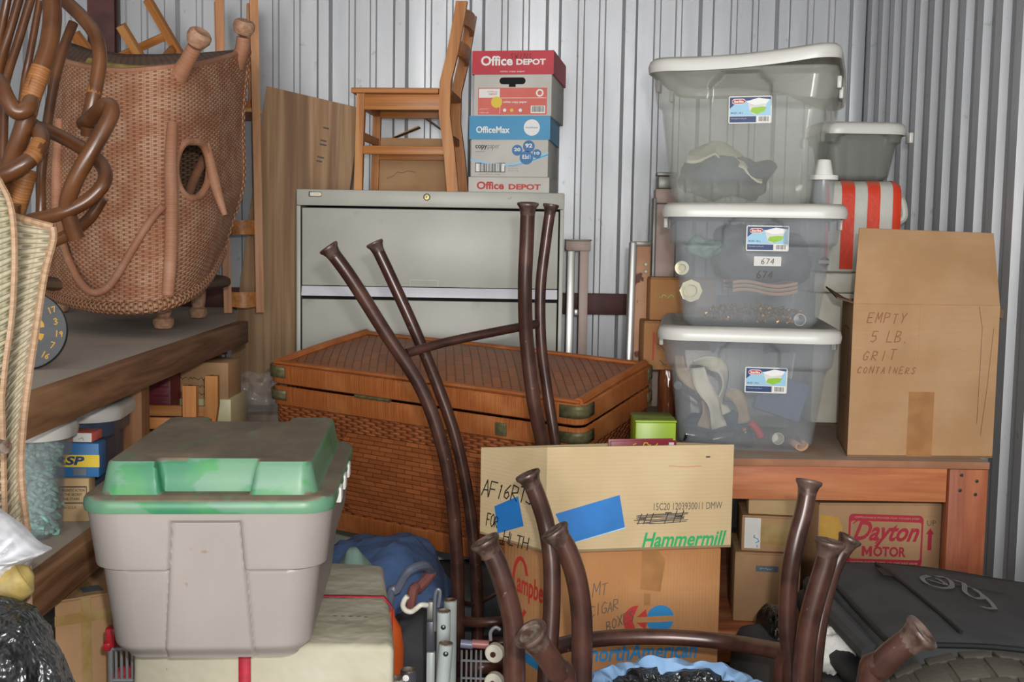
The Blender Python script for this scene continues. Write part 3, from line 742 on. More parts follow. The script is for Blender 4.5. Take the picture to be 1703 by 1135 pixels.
# ------------------------------------------------------------------ cartons
def quad_carton(name, label, plan, z0, z1, mat, matside=None, cat='box', open_top=False, group=None, bev=.004, flaps=(), th=.005, hz=None):
    """plan: FL, FR, BR, BL in world metres; origin at front-left bottom"""
    o = V((plan[0].x, plan[0].y, z0)); t = thing(name, label, cat, o, 0, group)
    q = [V((p.x, p.y, 0))-V((o.x, o.y, 0)) for p in plan]; H = z1-z0
    if not open_top:
        bm = NB(); hexa(bm, q+[p+V((0, 0, H-.004)) for p in q], bev); obj('body', bm, mat, t)
        m0, m1 = (q[0]+q[3])/2, (q[1]+q[2])/2
        for a in ((q[0], q[1], m1, m0), (m0, m1, q[2], q[3])):
            c = sum(a, V())/4; a = [c+(p-c)*.985 for p in a]
            bm = NB(); hexa(bm, [p+V((0, 0, H-.0038)) for p in a]+[p+V((0, 0, H)) for p in a]); obj('top_flap', bm, mat, t)
    else:
        bm = NB()
        c = sum(q, V())/4
        for i in range(4):
            a, b = q[i], q[(i+1) % 4]; n = V((0, 0, 1)).cross(b-a).normalized()*th
            e = (b-a).normalized()*th
            ha, hb_ = (hz[i], hz[(i+1) % 4]) if hz else (H, H); hexa(bm, [a, b, b+n-e, a+n+e]+[a+V((0, 0, ha)), b+V((0, 0, hb_)), b+n-e+V((0, 0, hb_)), a+n+e+V((0, 0, ha))])
        hexa(bm, q+[p+V((0, 0, th)) for p in q])
        bmesh.ops.recalc_face_normals(bm, faces=bm.faces)
        obj('body', bm, mat, t)
    return t, q, H
def faces_of(q):
    d = (q[1]-q[0]).normalized()
    front = facem(q[0], d, (0, 0, 1)); lf = facem(q[3], (q[0]-q[3]).normalized(), (0, 0, 1)); rt = facem(q[1], (q[2]-q[1]).normalized(), (0, 0, 1))
    return front, lf, rt
def rectplan(A, B, D):
    d = (B-A); d.z = 0; n = V((-d.y, d.x, 0)).normalized()
    return [A, B, B+n*D, A+n*D]

# Hammermill box over the moving carton
A, B = P(907, 916, 2.35), P(1215, 912, 2.42); Lp = P(798, 893, 2.50)
zb = (P(1060, 915, 2.385)).z; ztop = P(1060, 742, 2.385).z
B2 = B+(Lp-A)
t, q, H = quad_carton('paper_carton', 'pale open topped carton with blue tape on its front and handwriting on its side', [A, B, B2, Lp], zb, ztop, M['kraft_pale'], open_top=True, hz=[ztop-zb, ztop-zb, ztop-zb-.022, ztop-zb-.030])
fr, lf, rt = faces_of(q); Wf = (q[1]-q[0]).length; Wl = (q[3]-q[0]).length
s = Wf/308
fx = lambda x: (x-907)*s
fz = lambda y: H-(y-742)*H/174
text(t, 'Hammermill', M['green_ink'], fr, fx(1065), fx(1207), fz(912), fz(887), bold=.022, shear=.28, label='green printed maker word')
poly(t, 'tape_strip', M['blue_tape'], fr, [(fx(945), fz(902)), (fx(1036), fz(877)), (fx(1026), fz(823)), (fx(922), fz(852))], .0008, label='blue tape patch on front')
poly(t, 'tape_strip', M['skypale'], fr, [(fx(941), fz(904)), (fx(1037), fz(879)), (fx(1036), fz(875)), (fx(945), fz(900))], .0006)
text(t, '15C20 1203930011 DMW', M['pencil'], fr, fx(1083), fx(1198), fz(850), fz(838), label='stamped grey digits')
hand(t, 'HLTH', M['black'], fr, fx(1057), fz(872), .024, .026, .35, .002, seed=4)
rnd = random.Random(5)
strokes(t, 'scribble', M['fadedblack'], fr, [[(fx(1052+rnd.uniform(-2, 6)), fz(858+i*2+rnd.uniform(-2, 2))), (fx(1090), fz(856+i*2.2+rnd.uniform(-1, 1))), (fx(1138+rnd.uniform(-6, 3)), fz(855+i*2+rnd.uniform(-1, 1)))] for i in range(8)], .0016, label='pen scribble crossing out letters')
strokes(t, 'red_pen_line', M['red_ink'], fr, [[(fx(1106), fz(776)), (fx(1132), fz(778)), (fx(1160), fz(777))]], .0008)
rect(t, 'staple', M['black'], fr, fx(1168), fx(1175), fz(763), fz(761), .001)
lx = lambda x: (x-798)*Wl/109
lz = lambda y: H-(y-738)*H/172
hand(t, 'AF16RTS', M['black'], lf, lx(800), lz(842), .034, .0235, .3, .0029, seed=8, drop=-.0012, label='black marker letters')
hand(t, 'FOR', M['black'], lf, lx(809), lz(892), .028, .013, .2, .0026, seed=3, wk=.4)
hand(t, 'HLTH', M['black'], lf, lx(838), lz(914), .026, .020, .25, .0026, seed=6)
poly(t, 'tape_strip', M['blue_tape'], lf, [(lx(829), lz(901)), (lx(872), lz(876)), (lx(862), lz(829)), (lx(823), lz(856))], .0007, label='blue tape patch on side')
# red book standing in it
p0 = P(1075, 733, 2.56)
bk = thing('hardback_book', 'maroon book standing inside the open pale carton', 'book', (p0.x-.085, 2.50, zb+.006), math.radians(9))
hb = P(1090, 733, 2.52).z-zb-.006
bm = NB(); box(bm, 0, .15, 0, .004, 0, hb, .001); obj('cover', bm, M['redbook'], bk)
bm = NB(); box(bm, 0, .15, .026, .03, 0, hb, .001); obj('cover', bm, M['redbook'], bk)
bm = NB(); box(bm, .004, .146, .0042, .0258, .003, hb-.004); obj('page_block', bm, M['white'], bk)
scrawl(bk, M['yellow'], FRONT, .05, hb-.016, .06, .013, 5, .002, n=.0012)
rect(bk, 'printed_patch', M['white'], FRONT, .132, .144, hb-.03, hb-.004)

A, B = P(905, 925, 2.365), P(1200, 920, 2.435); Lp = P(838, 905, 2.50); B2 = B+(Lp-A)
t, q, H = quad_carton('moving_carton', 'brown moving carton with circle emblem below the pale open carton', [A, B, B2, Lp], 0, zb-.002, M['kraft_orange'])
fr, lf, rt = faces_of(q); Wf = (q[1]-q[0]).length; Wl = (q[3]-q[0]).length; s = Wf/295
fx = lambda x: (x-905)*s
zrow = lambda y: P(1050, y, 2.4).z
fz = lambda y: zrow(y)-.0
hand(t, 'MT', M['pencil'], fr, fx(985), fz(992), .026, .018, .35, .0017, seed=2, rot=.25)
hand(t, 'CIGAR', M['pencil'], fr, fx(981), fz(1025), .022, .0135, .3, .0017, seed=5, rot=.25, wk=.5)
hand(t, 'BOXES', M['pencil'], fr, fx(1010), fz(1049), .022, .0135, .3, .0018, seed=7, rot=.38, wk=.5, label='pencilled words slanting up')
poly(t, 'tape_strip', M['tape'], fr, [(fx(1064), fz(981)), (fx(1098), fz(986)), (fx(1105), fz(932)), (fx(1090), H-.002), (fx(1066), H-.002)], .0007, label='torn brown tape at the top seam')
rect(t, 'tape_scrap', M['tape'], fr, fx(1071), fx(1081), fz(1008), fz(989), .0007)
cx, cy, rr = fx(1099), fz(1032), 23*s
k = lambda a: (cx+rr*math.cos(a), cy+rr*math.sin(a))
g = .22
poly(t, 'blue_emblem_half', M['blue_ink'], fr, [k(g+(PI-2*g)*i/16) for i in range(17)])
poly(t, 'blue_emblem_half', M['blue_ink'], fr, [k(PI+g+(PI-2*g)*i/16) for i in range(17)])
cx2, r2 = fx(1062), 23*s
arc = [(cx2+r2*1.1*math.cos(a), cy+r2*1.05*math.sin(a)) for a in [PI*.5+PI*i/14 for i in range(15)]]
poly(t, 'red_emblem_arrow', M['red_ink'], fr, arc+[(cx2-r2*.45, cy)])
poly(t, 'red_emblem_arrow', M['red_ink'], fr, [(cx2-r2*.1, cy+r2*.2), (cx2+r2*.55, cy+r2*.75), (cx2+r2*.65, cy+r2*.2)])
poly(t, 'red_emblem_arrow', M['red_ink'], fr, [(cx2-r2*.1, cy-r2*.2), (cx2+r2*.65, cy-r2*.2), (cx2+r2*.55, cy-r2*.75)])
text(t, 'northAmerican', M['blue_ink'], fr, fx(983), fx(1163), fz(1099), fz(1071), bold=.02, shear=.18, label='blue printed company word')
lx = lambda x: (x-838)*Wl/67
red = M['red_ink']
zc_ = P(868, 977, 2.44).z; strokes(t, 'red_initial', red, lf, [[(lx(868)+.030*math.cos(a)*(1.0), zc_+.064*math.sin(a)) for a in [math.radians(50+260*i/18) for i in range(19)]], [(lx(868)+.019, zc_+.049), (lx(868)+.024, zc_+.034)]], .0095)
text(t, 'ampbe', red, lf, lx(862), lx(905), P(880, 1000, 2.43).z, P(880, 955, 2.43).z, bold=.02, shear=.12, label='red script on the carton side')
poly(t, 'blue_print_patch', M['blue_ink'], lf, [(lx(870), P(880, 1098, 2.43).z), (lx(900), P(880, 1101, 2.43).z), (lx(900), P(880, 1085, 2.43).z), (lx(872), P(880, 1082, 2.43).z)])

# paper cartons on the cabinet
A, B = P(779, 320, 4.12), P(912, 320, 4.09)
Wc, rz = along(A, B); rz = -.13
def paper_box(name, label, x, y, z, W, D, H, lidH, bodymat, lidmat_, rz):
    t = thing(name, label, 'box', (x, y, z), rz, 'copy paper boxes on the cabinet')
    if H > lidH+.01:
        bm = NB(); box(bm, .006, W-.006, .006, D-.006, 0, H-.004, .003); obj('body', bm, bodymat, t)
    bm = NB(); o = .0
    z0 = H-lidH
    for (a, b, c, d) in ((0, W, 0, .004), (0, W, D-.004, D), (0, .004, .0042, D-.0042), (W-.004, W, .0042, D-.0042)): box(bm, a, b, c, d, z0, H)
    box(bm, 0.004, W-.004, .004, D-.004, H-.004, H)
    lid = obj('lid', bm, lidmat_, t)
    return t, lid
z1 = CZ; H1 = .058
t1, lid = paper_box('carton_lid', 'white carton lid with red words lying on the cabinet under the blue topped box', A.x, 4.12, z1, .290, .30, H1, H1, M['boxwhite'], M['boxwhite'], rz)
text(lid, 'Office', M['red_ink'], FRONT, .030, .128, .014, .042, bold=.03); text(lid, 'DEPOT', M['red_ink'], FRONT, .145, .26, .014, .034, bold=.04)
z2 = z1+H1; H2 = P(850, 194, 4.1).z-z2
t2, lid = paper_box('paper_box', 'blue topped white copy paper box, middle of the stack beside the chair', A.x+.001, 4.10, z2, .288, .36, H2, .082, M['boxwhite'], M['sky'], rz)
y0 = H2-.082
text(lid, 'OfficeMax', M['whiteprint'], FRONT, .025, .145, y0+.022, y0+.046, bold=.025)
o = disc(lid, 'white_disc', M['whiteprint'], FRONT, .223, y0+.042, .0285); text(lid, 'multiuse', M['deepblue'], FRONT, .201, .244, y0+.039, y0+.046, n=.0014)
fb = facem((.006, .006, 0), (1, 0, 0), (0, 0, 1))
text(t2, 'copy', M['black'], fb, .016, .058, .094, .112, bold=.02); text(t2, 'paper', M['pencil'], fb, .060, .102, .094, .112, bold=-.012)
text(t2, 'multipurpose', M['pencil'], fb, .016, .05, .086, .090)
for k, (c, m) in enumerate(((0, 'skypale'), (.006, 'sky'), (.013, 'skypale'))):
    top = []; bot = []
    for i in range(25):
        u = i/24; yy = .058+.026*math.sin(PI*2*(u*.62+.48))*(.6+.4*u)+c*(u-.35)
        top.append((u*.276, yy+.004+.002*k)); bot.append((u*.276, yy))
    poly(t2, 'wave_print', M[m], fb, bot+top[::-1], .0006+.0001*k, .0003)
for cx, cy, r_, s_ in ((.207, .108, .021, '92'), (.166, .094, .019, '20'), (.236, .082, .016, '10'), (.199, .068, .024, '8.5x11')):
    o = disc(t2, 'blue_badge', M['deepblue'], fb, cx, cy, r_, n=.0012)
    text(o, s_, M['whiteprint'], fb, cx-r_*.6, cx+r_*.6, cy-r_*.25 if s_ == '92' else cy-r_*.2, cy+r_*.45, n=.0017, bold=.03)
o = rect(t2, 'barcode_frame', M['black'], fb, .016, .124, .016, .049, .0007); rect(o, 'barcode_ground', M['whiteprint'], fb, .0185, .1215, .0185, .0465, .0010)
barcode(o, M['black'], fb, .030, .112, .0185, .0465, .0014)
scrawl(t2, M['pencil'], fb, .03, .007, .078, .004, 8, .0006)
for i in range(3): scrawl(t2, M['pencil'], fb, .134, .036-i*.008, .038, .004, i+2, .0006)
z3 = z2+H2; H3 = P(860, 86, 4.1).z-z3
t3, lid = paper_box('paper_box', 'red topped white copy paper box with hand hole, topmost of the stack', A.x+.008, 4.10, z3, .290, .37, H3, .082, M['boxwhite'], M['redlid'], rz-.03)
y0 = H3-.082
text(lid, 'Office', M['whiteprint'], FRONT, .032, .145, y0+.03, y0+.064, bold=.03); text(lid, 'DEPOT', M['whiteprint'], FRONT, .158, .262, y0+.032, y0+.053, bold=.04)
text(lid, 'white copy paper', M['whiteprint'], FRONT, .1, .19, y0+.006, y0+.013)
hand(lid, 'SWINS', M['black'], FRONT, .135, y0+.054, .018, .016, .2, .0014, seed=3, label='black pen letters on red lid')
poly(lid, 'corner_flap', M['redlid'], facem((.29, 0, y0), (0, 1, 0), (0, 0, 1)), [(0, 0), (.05, 0), (.02, .08), (0, .08)], .001)
fb = facem((.006, .006, 0), (1, 0, 0), (0, 0, 1)); yt = y0
hh = rect(t3, 'hand_hole', M['dark'], fb, .092, .185, yt-.034, yt-.010, .0008, 'dark oval hand hole', .0118)
rect(hh, 'hole_notch', M['dark'], fb, .126, .150, yt-.043, yt-.032, .0008)
fy = yt-.046
o = rect(t3, 'red_panel', M['salmon'], fb, .016, .262, .005, fy, .0007)
rect(o, 'white_block', M['whiteprint'], fb, .019, .094, fy-.034, fy-.003, .001)
text(o, 'Office', M['salmon'], fb, .05, .085, fy-.016, fy-.010, n=.0014); text(o, 'DEPOT', M['salmon'], fb, .055, .085, fy-.025, fy-.019, n=.0014, bold=.03)
rect(o, 'white_rule', M['whiteprint'], fb, .095, .260, fy-.036, fy-.0345, .001); rect(o, 'white_rule', M['whiteprint'], fb, .0945, .096, .008, fy-.034, .001)
disc(o, 'yellow_burst', M['yellow'], fb, .083, fy-.05, .021, n=.0014, star=.12)
text(o, 'white copy paper', M['whiteprint'], fb, .106, .192, fy-.055, fy-.045, n=.0014, bold=.02)
disc(o, 'white_seal', M['whiteprint'], fb, .236, fy-.018, .0135, n=.001); disc(o, 'seal_centre', M['salmon'], fb, .236, fy-.018, .008, n=.0014)
b_ = rect(o, 'barcode_ground', M['whiteprint'], fb, .205, .256, .010, .036, .001); barcode(b_, M['pencil'], fb, .209, .252, .014, .034, .0014)
for i, (cx, m) in enumerate(((.112, 'whiteprint'), (.137, 'yellow'), (.168, 'whiteprint'))): disc(o, 'print_dot', M[m], fb, cx, fy-.078, .006, n=.001)
for i in range(2): scrawl(o, M['whiteprint'], fb, .022, .022-i*.013, .034, .005, i+4, .0008, n=.0014)

# opened carton lying behind the chair
A, B = P(622, 312, 4.385), P(752, 318, 4.385)
t = thing('flattened_carton', 'plain brown carton with raised flaps standing behind the chair on the cabinet', 'box', (A.x, 4.37, CZ))
W = B.x-A.x+.01; H = P(690, 230, 4.37).z-CZ
bm = NB(); box(bm, 0, W, 0, .004, 0, H); box(bm, 0, W, .07, .074, 0, H); box(bm, 0, .004, .004, .07, 0, H); box(bm, W-.004, W, .004, .07, 0, H); obj('body', bm, M['kraft'], t)
a = P(650, 224, 4.37)-t.location; b = P(696, 209, 4.37)-t.location
bm = NB(); hexa(bm, [V((a.x, .0, H)), V((a.x+.004, .0, H)), V((a.x+.004, .07, H)), V((a.x, .07, H)), V((b.x, .0, b.z)), V((b.x+.004, 0, b.z-.004)), V((b.x+.004, .07, b.z-.004)), V((b.x, .07, b.z))]); obj('top_flap', bm, M['kraft'], t)
a = P(757, 226, 4.37)-t.location; b = P(704, 192, 4.37)-t.location
bm = NB(); hexa(bm, [V((W-.004, 0, H)), V((W, 0, H)), V((W, .07, H)), V((W-.004, .07, H)), V((b.x, 0, b.z-.006)), V((b.x+.003, 0, b.z)), V((b.x+.003, .07, b.z)), V((b.x, .07, b.z-.006))]); obj('top_flap', bm, M['kraft_dusty'], t)
strokes(t, 'torn_crack', M['kraft_dusty'], FRONT, [[(.05, .06), (.075, .07), (.09, .085), (.11, .082), (.13, .09), (.16, .085)]], .002)

# leaning plywood board
c = [P(375, 655, 4.47), P(590, 330, 4.545), P(600, 180, 4.555), P(443, 143, 4.51)]
t = thing('plywood_sheet', 'weathered plywood sheet leaning on the back wall beside the filing cabinet', 'plywood sheet', (c[0].x, 4.47, 0))
a = c[3]; b = c[2]; dn = (c[0]-c[3]); bl = a+dn*2.05; br = b+dn*2.05
k = bl.z
bl = a+dn*((a.z-.0)/(a.z-c[0].z)); br = b+dn*((b.z-.0)/(a.z-c[0].z))
bl.y = max(bl.y, 4.40); br.y = 4.50
th = V((.004, .022, 0))
bm = NB(); pts = [bl, br, br+th, bl+th, a, b, b+th, a+th]; hexa(bm, L(t, pts), .002); obj('panel', bm, M['plywood'], t)
o = t
fmb = facem(a-t.location, (b-a), (a-bl))
for i in range(7): 
    rect(t, 'stamp_print', M['pencil'], fmb, .245, .268+.004*(i % 2), -.11-.022*i, -.104-.022*i-.006*(i % 3), .0006)
# ------------------------------------------------------------------ wicker trunk
LF, RF, LB = P(451, 604, 3.55), P(968, 673, 3.05), P(592, 553, 3.98)
ex = (RF-LF).normalized(); ey = (LB-LF); ey = (ey-ex*ey.dot(ex)).normalized(); ez = ex.cross(ey)
TW = (RF-LF).length; TD = .50; TH = .515
org = LF-ez*TH
mw = Matrix(((ex.x, ey.x, ez.x, org.x), (ex.y, ey.y, ez.y, org.y), (ex.z, ey.z, ez.z, org.z), (0, 0, 0, 1)))
t = thing('wicker_chest', 'large brown woven wicker chest with brass corners in front of the filing cabinet', 'chest', mw=mw)
LH = .062                                  # lid depth
zb_ = TH-LH-.008
def band(par, nm, z0, z1, out, mat):
    bm = NB(); uvl = bm.loops.layers.uv.active
    pl = rrect(TW+2*out, TD+2*out, .03, 20, 5); n = len(pl); s = 0
    prof = [(0, z0), (.005, z0+.004), (.007, (z0+z1)/2), (.005, z1-.004), (0, z1)]
    rows = [[V((TW/2+p[0]+p[2]*e, TD/2+p[1]+p[3]*e, z)) for p in pl] for e, z in prof]
    sheet(bm, rows, closeu=True); return obj(nm, bm, mat, par)
bm = NB(); pl = rrect(TW, TD, .028, 26, 5)
rows = [[V((TW/2+p[0]-p[2]*.012*(1-k/8)**2, TD/2+p[1]-p[3]*.012*(1-k/8)**2, zb_*k/8)) for p in pl] for k in range(9)]
sheet(bm, rows, closeu=True)
body = obj('body', bm, M['trunk'], t)
# twill panel woven into the front
bm = NB(); rows = []
for i in range(9):
    v = .14+.60*i/8; hw = .32*(1-abs(v-.44)*.9)
    rows.append([V((TW*.5-hw*TW+2*hw*TW*j/16, -.0025+.012*(1-v)**2*.2+(.012*(1-v)**2), zb_*v)) for j in range(17)])
sheet(bm, rows); obj('twill_panel', bm, M['trunk_mid'], body)
bm = NB(); pl2 = rrect(TW-.02, TD-.02, .02, 4, 3); bm.faces.new([bm.verts.new((TW/2+p[0], TD/2+p[1], .003)) for p in pl2]); obj('bottom_panel', bm, M['trunk'], t)
band(t, 'bottom_band', -.004, .058, -.006, M['cane_brown'])
band(t, 'top_band', zb_-.062, zb_, .001, M['cane_brown'])
lid = band(t, 'lid', TH-LH, TH-.002, .003, M['cane_brown'])
bm = NB(); uvl = bm.loops.layers.uv.active; rows = []
for i in range(15):
    v = i/14; rows.append([V((TW*j/30, TD*v, TH-.004+.028*math.sin(PI*j/30)**.8*math.sin(PI*v)**.8)) for j in range(31)])
sheet(bm, rows); obj('lid_top', bm, M['trunk_top'], lid)
for (y0, y1, x0, x1) in ((0, .03, 0, TW), (TD-.03, TD, 0, TW)):
    bm = NB(); tube(bm, [V((x0+.01, (y0+y1)/2, TH+.001)), V((TW/2, (y0+y1)/2, TH+.004)), V((x1-.01, (y0+y1)/2, TH+.001))], .014, 8, 20, flat=.5); obj('edge_roll', bm, M['cane_brown'], lid)
for x in (.015, TW-.015):
    bm = NB(); tube(bm, [V((x, .01, TH)), V((x, TD/2, TH+.003)), V((x, TD-.01, TH))], .014, 8, 14); obj('edge_roll', bm, M['cane_brown'], lid)
for par, z0, z1 in ((lid, TH-.040, TH-.004), (t, zb_-.042, zb_-.010)):
    for sx in (0, 1):
        for sy in (0, 1):
            bm = NB(); pts = []
            cx = TW-.022 if sx else .022; cy = TD-.022 if sy else .022
            pl = [(cx+(-1 if sx else 1)*.04, cy+(.034 if sy else -.034))]
            a0 = {(0, 0): 270, (1, 0): 270, (1, 1): 90, (0, 1): 90}[(sx, sy)]; da = {(0, 0): -90, (1, 0): 90, (1, 1): -90, (0, 1): 90}[(sx, sy)]
            for i in range(6):
                a = math.radians(a0+da*i/5); pl.append((cx+.034*math.cos(a), cy+.034*math.sin(a)))
            pl.append((cx+(.034 if sx else -.034), cy+(-1 if sy else 1)*.03))
            sheet(bm, [[V((x, y, z0+(z1-z0)*i/3)) for x, y in pl] for i in range(4)])
            obj('corner_bracket', bm, M['verdigris'], par, 'tarnished brass corner bracket', solid=.003)
hx = TW*.77
bm = NB(); box(bm, hx-.018, hx+.018, -.014, -.008, zb_-.05, zb_-.012, .003); obj('hasp', bm, M['verdigris'], t)
bm = NB(); tube(bm, [V((TW*.30, -.004, TH-LH-.004)), V((TW*.42, -.006, TH-LH-.003))], .006, 8); obj('lid_cord', bm, M['verdigris'], t)
bm = NB(); tube(bm, [V((TW+.006, TD*.42, zb_-.11)), V((TW+.03, TD*.46, zb_-.15)), V((TW+.03, TD*.58, zb_-.15)), V((TW+.006, TD*.62, zb_-.11))], .008, 8); obj('side_handle', bm, M['piping'], t)

# ------------------------------------------------------------------ clear storage bins
def shell(bm, W0, D0, W1, D1, H, r, off, nv=26, ns=28, zlip=True):
    rows = []
    for k in range(nv+1):
        v = k/nv; w_, d_ = W0+(W1-W0)*v, D0+(D1-D0)*v
        ins = .018*(1-sst(0, .09, v))
        row = []
        for (x, y, nx, ny, s, c) in rrect(w_, d_, r, ns, 6):
            o = off(s, c, v, w_, d_)-ins
            row.append(V((x+nx*o, y+ny*o, v*H)))
        rows.append(row)
    vs = sheet(bm, rows, closeu=True)
    bm.faces.new(vs[0][::-1])
    return vs
def sterile_sticker(par, fm, x0, y0, w_, h_, name='label_sticker'):
    s = rect(par, name, M['white'], fm, x0, x0+w_, y0, y0+h_, .001, 'white bordered maker sticker', .004)
    m = .003
    X = lambda a: x0+m+(w_-2*m)*a
    Y = lambda a: y0+m+(h_-2*m)*a
    rect(s, 'blue_ground', M['skypale'], fm, X(0), X(1), Y(.27), Y(1), .0014)
    poly(s, 'navy_corner', M['navy'], fm, [(X(0), Y(.55)), (X(.12), Y(.72)), (X(.4), Y(.86)), (X(1), Y(.9)), (X(1), Y(1)), (X(0), Y(1))], .0018, .0003)
    rect(s, 'navy_band', M['navy'], fm, X(0), X(.65), Y(0), Y(.24), .0014)
    o = rect(s, 'red_badge', M['whiteprint'], fm, X(.05), X(.39), Y(.72), Y(.94), .0022, None, .008, .0003); o2 = rect(o, 'badge_fill', M['red_ink'], fm, X(.065), X(.375), Y(.745), Y(.915), .0025, None, .006, .0002)
    text(o, 'Sterilite', M['whiteprint'], fm, X(.1), X(.34), Y(.775), Y(.89), .003, .03)
    text(s, '58 QT. / 55 L', M['navy'], fm, X(.03), X(.33), Y(.33), Y(.41), .0022, .02)
    poly(s, 'bin_picture', M['whiteprint'], fm, [(X(.42), Y(.84)), (X(.7), Y(.97)), (X(.97), Y(.9)), (X(.9), Y(.74)), (X(.62), Y(.68)), (X(.44), Y(.78))], .0024, .0003)
    poly(s, 'bin_picture', M['white'], fm, [(X(.44), Y(.77)), (X(.62), Y(.68)), (X(.9), Y(.74)), (X(.84), Y(.4)), (X(.62), Y(.3)), (X(.5), Y(.4))], .0023, .0003)
    poly(s, 'green_contents', M['limeprint'], fm, [(X(.5), Y(.42)), (X(.55), Y(.58)), (X(.78), Y(.62)), (X(.9), Y(.6)), (X(.84), Y(.42)), (X(.66), Y(.32))], .0027, .0003)
    rect(s, 'barcode_ground', M['whiteprint'], fm, X(.68), X(.99), Y(.0), Y(.25), .0016); barcode(s, M['pencil'], fm, X(.71), X(.96), Y(.03), Y(.23), .002)
    scrawl(s, M['whiteprint'], fm, X(.03), Y(.13), X(.42)-X(.03), Y(.17)-Y(.13), 5, .0004, n=.0018)
    return s
def storage_bin(label, loc, rz, H, mat, stick, W0=.345, D0=.46, W1=.422, D1=.54, warp=0.0, group='clear bins stacked on the workbench', name='storage_bin', sticker=True, lidmat=None, ribs=False, latches=True):
    t = thing(name, label, 'bin', loc, rz, group)
    hb = H-.026
    def off(s, c, v, w_, d_):
        step = .013*sst(.725, .745, v)
        if s in (0, 2):
            hw = .078+.022*sst(.9, 1, v)*0
            edge = .078-.03*sst(.86, .97, v)
            step *= sst(edge-.004, edge+.003, abs(c))
        o = step
        if v > .965: o = max(o, .0125)+.004
        if ribs and v < .2 and s in (0, 2): o -= .004*sst(.03, .06, v)*(1-sst(.17, .2, v))*(1 if (c/.07) % 1 > .12 else 0)
        return o
    bm = NB(); shell(bm, W0, D0, W1, D1, hb, .035, off, *((46, 84) if sticker else (26, 28)))
    body = obj('body', bm, mat, t, solid=.003, ang=50)
    # lid
    bm = NB(); rows = []
    prof = ((.018, hb-.012), (.024, hb-.012), (.026, hb+.002), (.022, hb+.016), (.012, hb+.023), (-.006, hb+.024), (-.014, hb+.016), (-.035, hb+.0145))
    base = rrect(W1, D1, .045, 16, 7)
    wz = lambda x, y: warp*((x/W1+.5)*.6+.5*abs(x/W1)**2*2-.1) - abs(warp)*1.6*sst(.15, .5, y/D1)*sst(.1, .5, x/W1)
    for e, z in prof: rows.append([V((p[0]+p[2]*e, p[1]+p[3]*e, z+wz(p[0], p[1]))) for p in base])
    vs = sheet(bm, rows, closeu=True)
    bm.faces.new(vs[-1])
    ld = obj('lid', bm, lidmat or M['whitelid'], t, solid=.0025, ang=50)
    for sx in (-1, 1):
        for yy in ((-.12, .1) if latches else ()):
            bm = NB(); box(bm, sx*(W1/2+.018)-.006, sx*(W1/2+.018)+.006, yy-.02, yy+.02, hb-.04, hb-.008, .003); obj('latch', bm, M['whitelid'], ld)
    sl = math.atan2((D1-D0)/2, hb)
    fm = facem((0, -D0/2, 0), (1, 0, 0), (0, -(D1-D0)/2, hb))
    if sticker: sterile_sticker(body, facem((0, -D0/2-.004, 0), (1, 0, 0), (0, -(D1-D0)/2, hb)), *stick)
    return t, body, fm, hb
bxc = P(1240, 555, 3.2).x-.0
cY = 3.22
rz = -.15
bz1 = BT
xb3 = P(1238, 700, 2.96).x; 
def binx(px): return P(px, 600, 2.95).x + .27*math.sin(-rz)*-1*-1
s3 = (-.008, .163, .108, .069)
b3, body3, fm3, hb = storage_bin('clear bin of tools and dark bottles, lowest of the three on the workbench', (P(1237, 600, 2.97).x+.05, cY, BT), rz, .335, M['clear'], s3)
z2 = BT+.335-.010
b2, body2, fm2, hb2 = storage_bin('clear bin marked 674 holding plastic rings and folded cloth, middle of the stack', (P(1243, 500, 2.97).x+.052, cY, z2), rz-.02, .33, M['clear'], (-.018, .208, .108, .066))
z1_ = z2+.33-.010
b1, body1, fm1, hb1 = storage_bin('large clear bin with warped lid and cream cloth, topmost of the three', (P(1240, 300, 2.97).x+.058, cY, z1_), rz-.15, .378, M['clear_top'], (-.03, .213, .109, .069), W0=.355, W1=.44, warp=.045, ribs=True)
o = rect(body2, 'number_tag', M['white'], facem(fm2.translation+V((0, -.0035, 0)), (1, 0, 0), fm2.col[1].xyz), .004, .073, .169, .194, .001, 'white number tag', .002)
hand(o, '674', M['pencil'], fm2, .022, .1745, .014, .012, .1, .0016)
for c in o.children: c.location = V((0, -.006, 0))
h = hand(body2, '674', M['pencil'], fm2, .012, .138, .018, .015, .05, .002, label='pencilled number on the bin'); h.location = V((0, -.005, 0))
# things inside the bins (world places)
def inbin(b, x, y, z): return b.matrix_basis @ V((x, y, z))
def lump(name, label, cat, c, r, mat, group=None, **k):
    base = V((c[0], c[1], c[2]-r[2])); bm = NB(); blob(bm, (0, 0, r[2]), r, **k)
    o = obj(name, bm, mat, None, None, 60); o.location = base; return tag(o, label, cat, group)
for b in (b1, b2, b3):
    b.rotation_mode = 'XYZ'
def W(b, x, y, z):
    c, s = math.cos(b.rotation_euler.z), math.sin(b.rotation_euler.z)
    return V((b.location.x+x*c-y*s, b.location.y+x*s+y*c, b.location.z+z))
c = W(b1, -.06, -.075, .085); lump('navy_cloth', 'crumpled navy cloth in the bottom of the topmost clear bin', 'cloth', c, (.12, .12, .05), M['navycloth'], amp=.03, freq=14, seed=3, e=.8)
c = W(b1, -.045, -.095, .15)
bm = NB(); rows = []
for i in range(13):
    v = i/12; row = []
    for j in range(17):
        u = j/16; x = -.11+.20*u; y = -.075+.15*v
        z = .05*math.exp(-((u-.42)*3)**2)+.004*noise.noise(V((u*8, v*8, 2)))+.008*math.sin(u*9+v*5)*(1-v) - .034*u - .055*(1-v)**1.5*(.75+.35*abs(math.sin(u*8.5)))
        row.append(V((x, y, z)))
    rows.append(row)
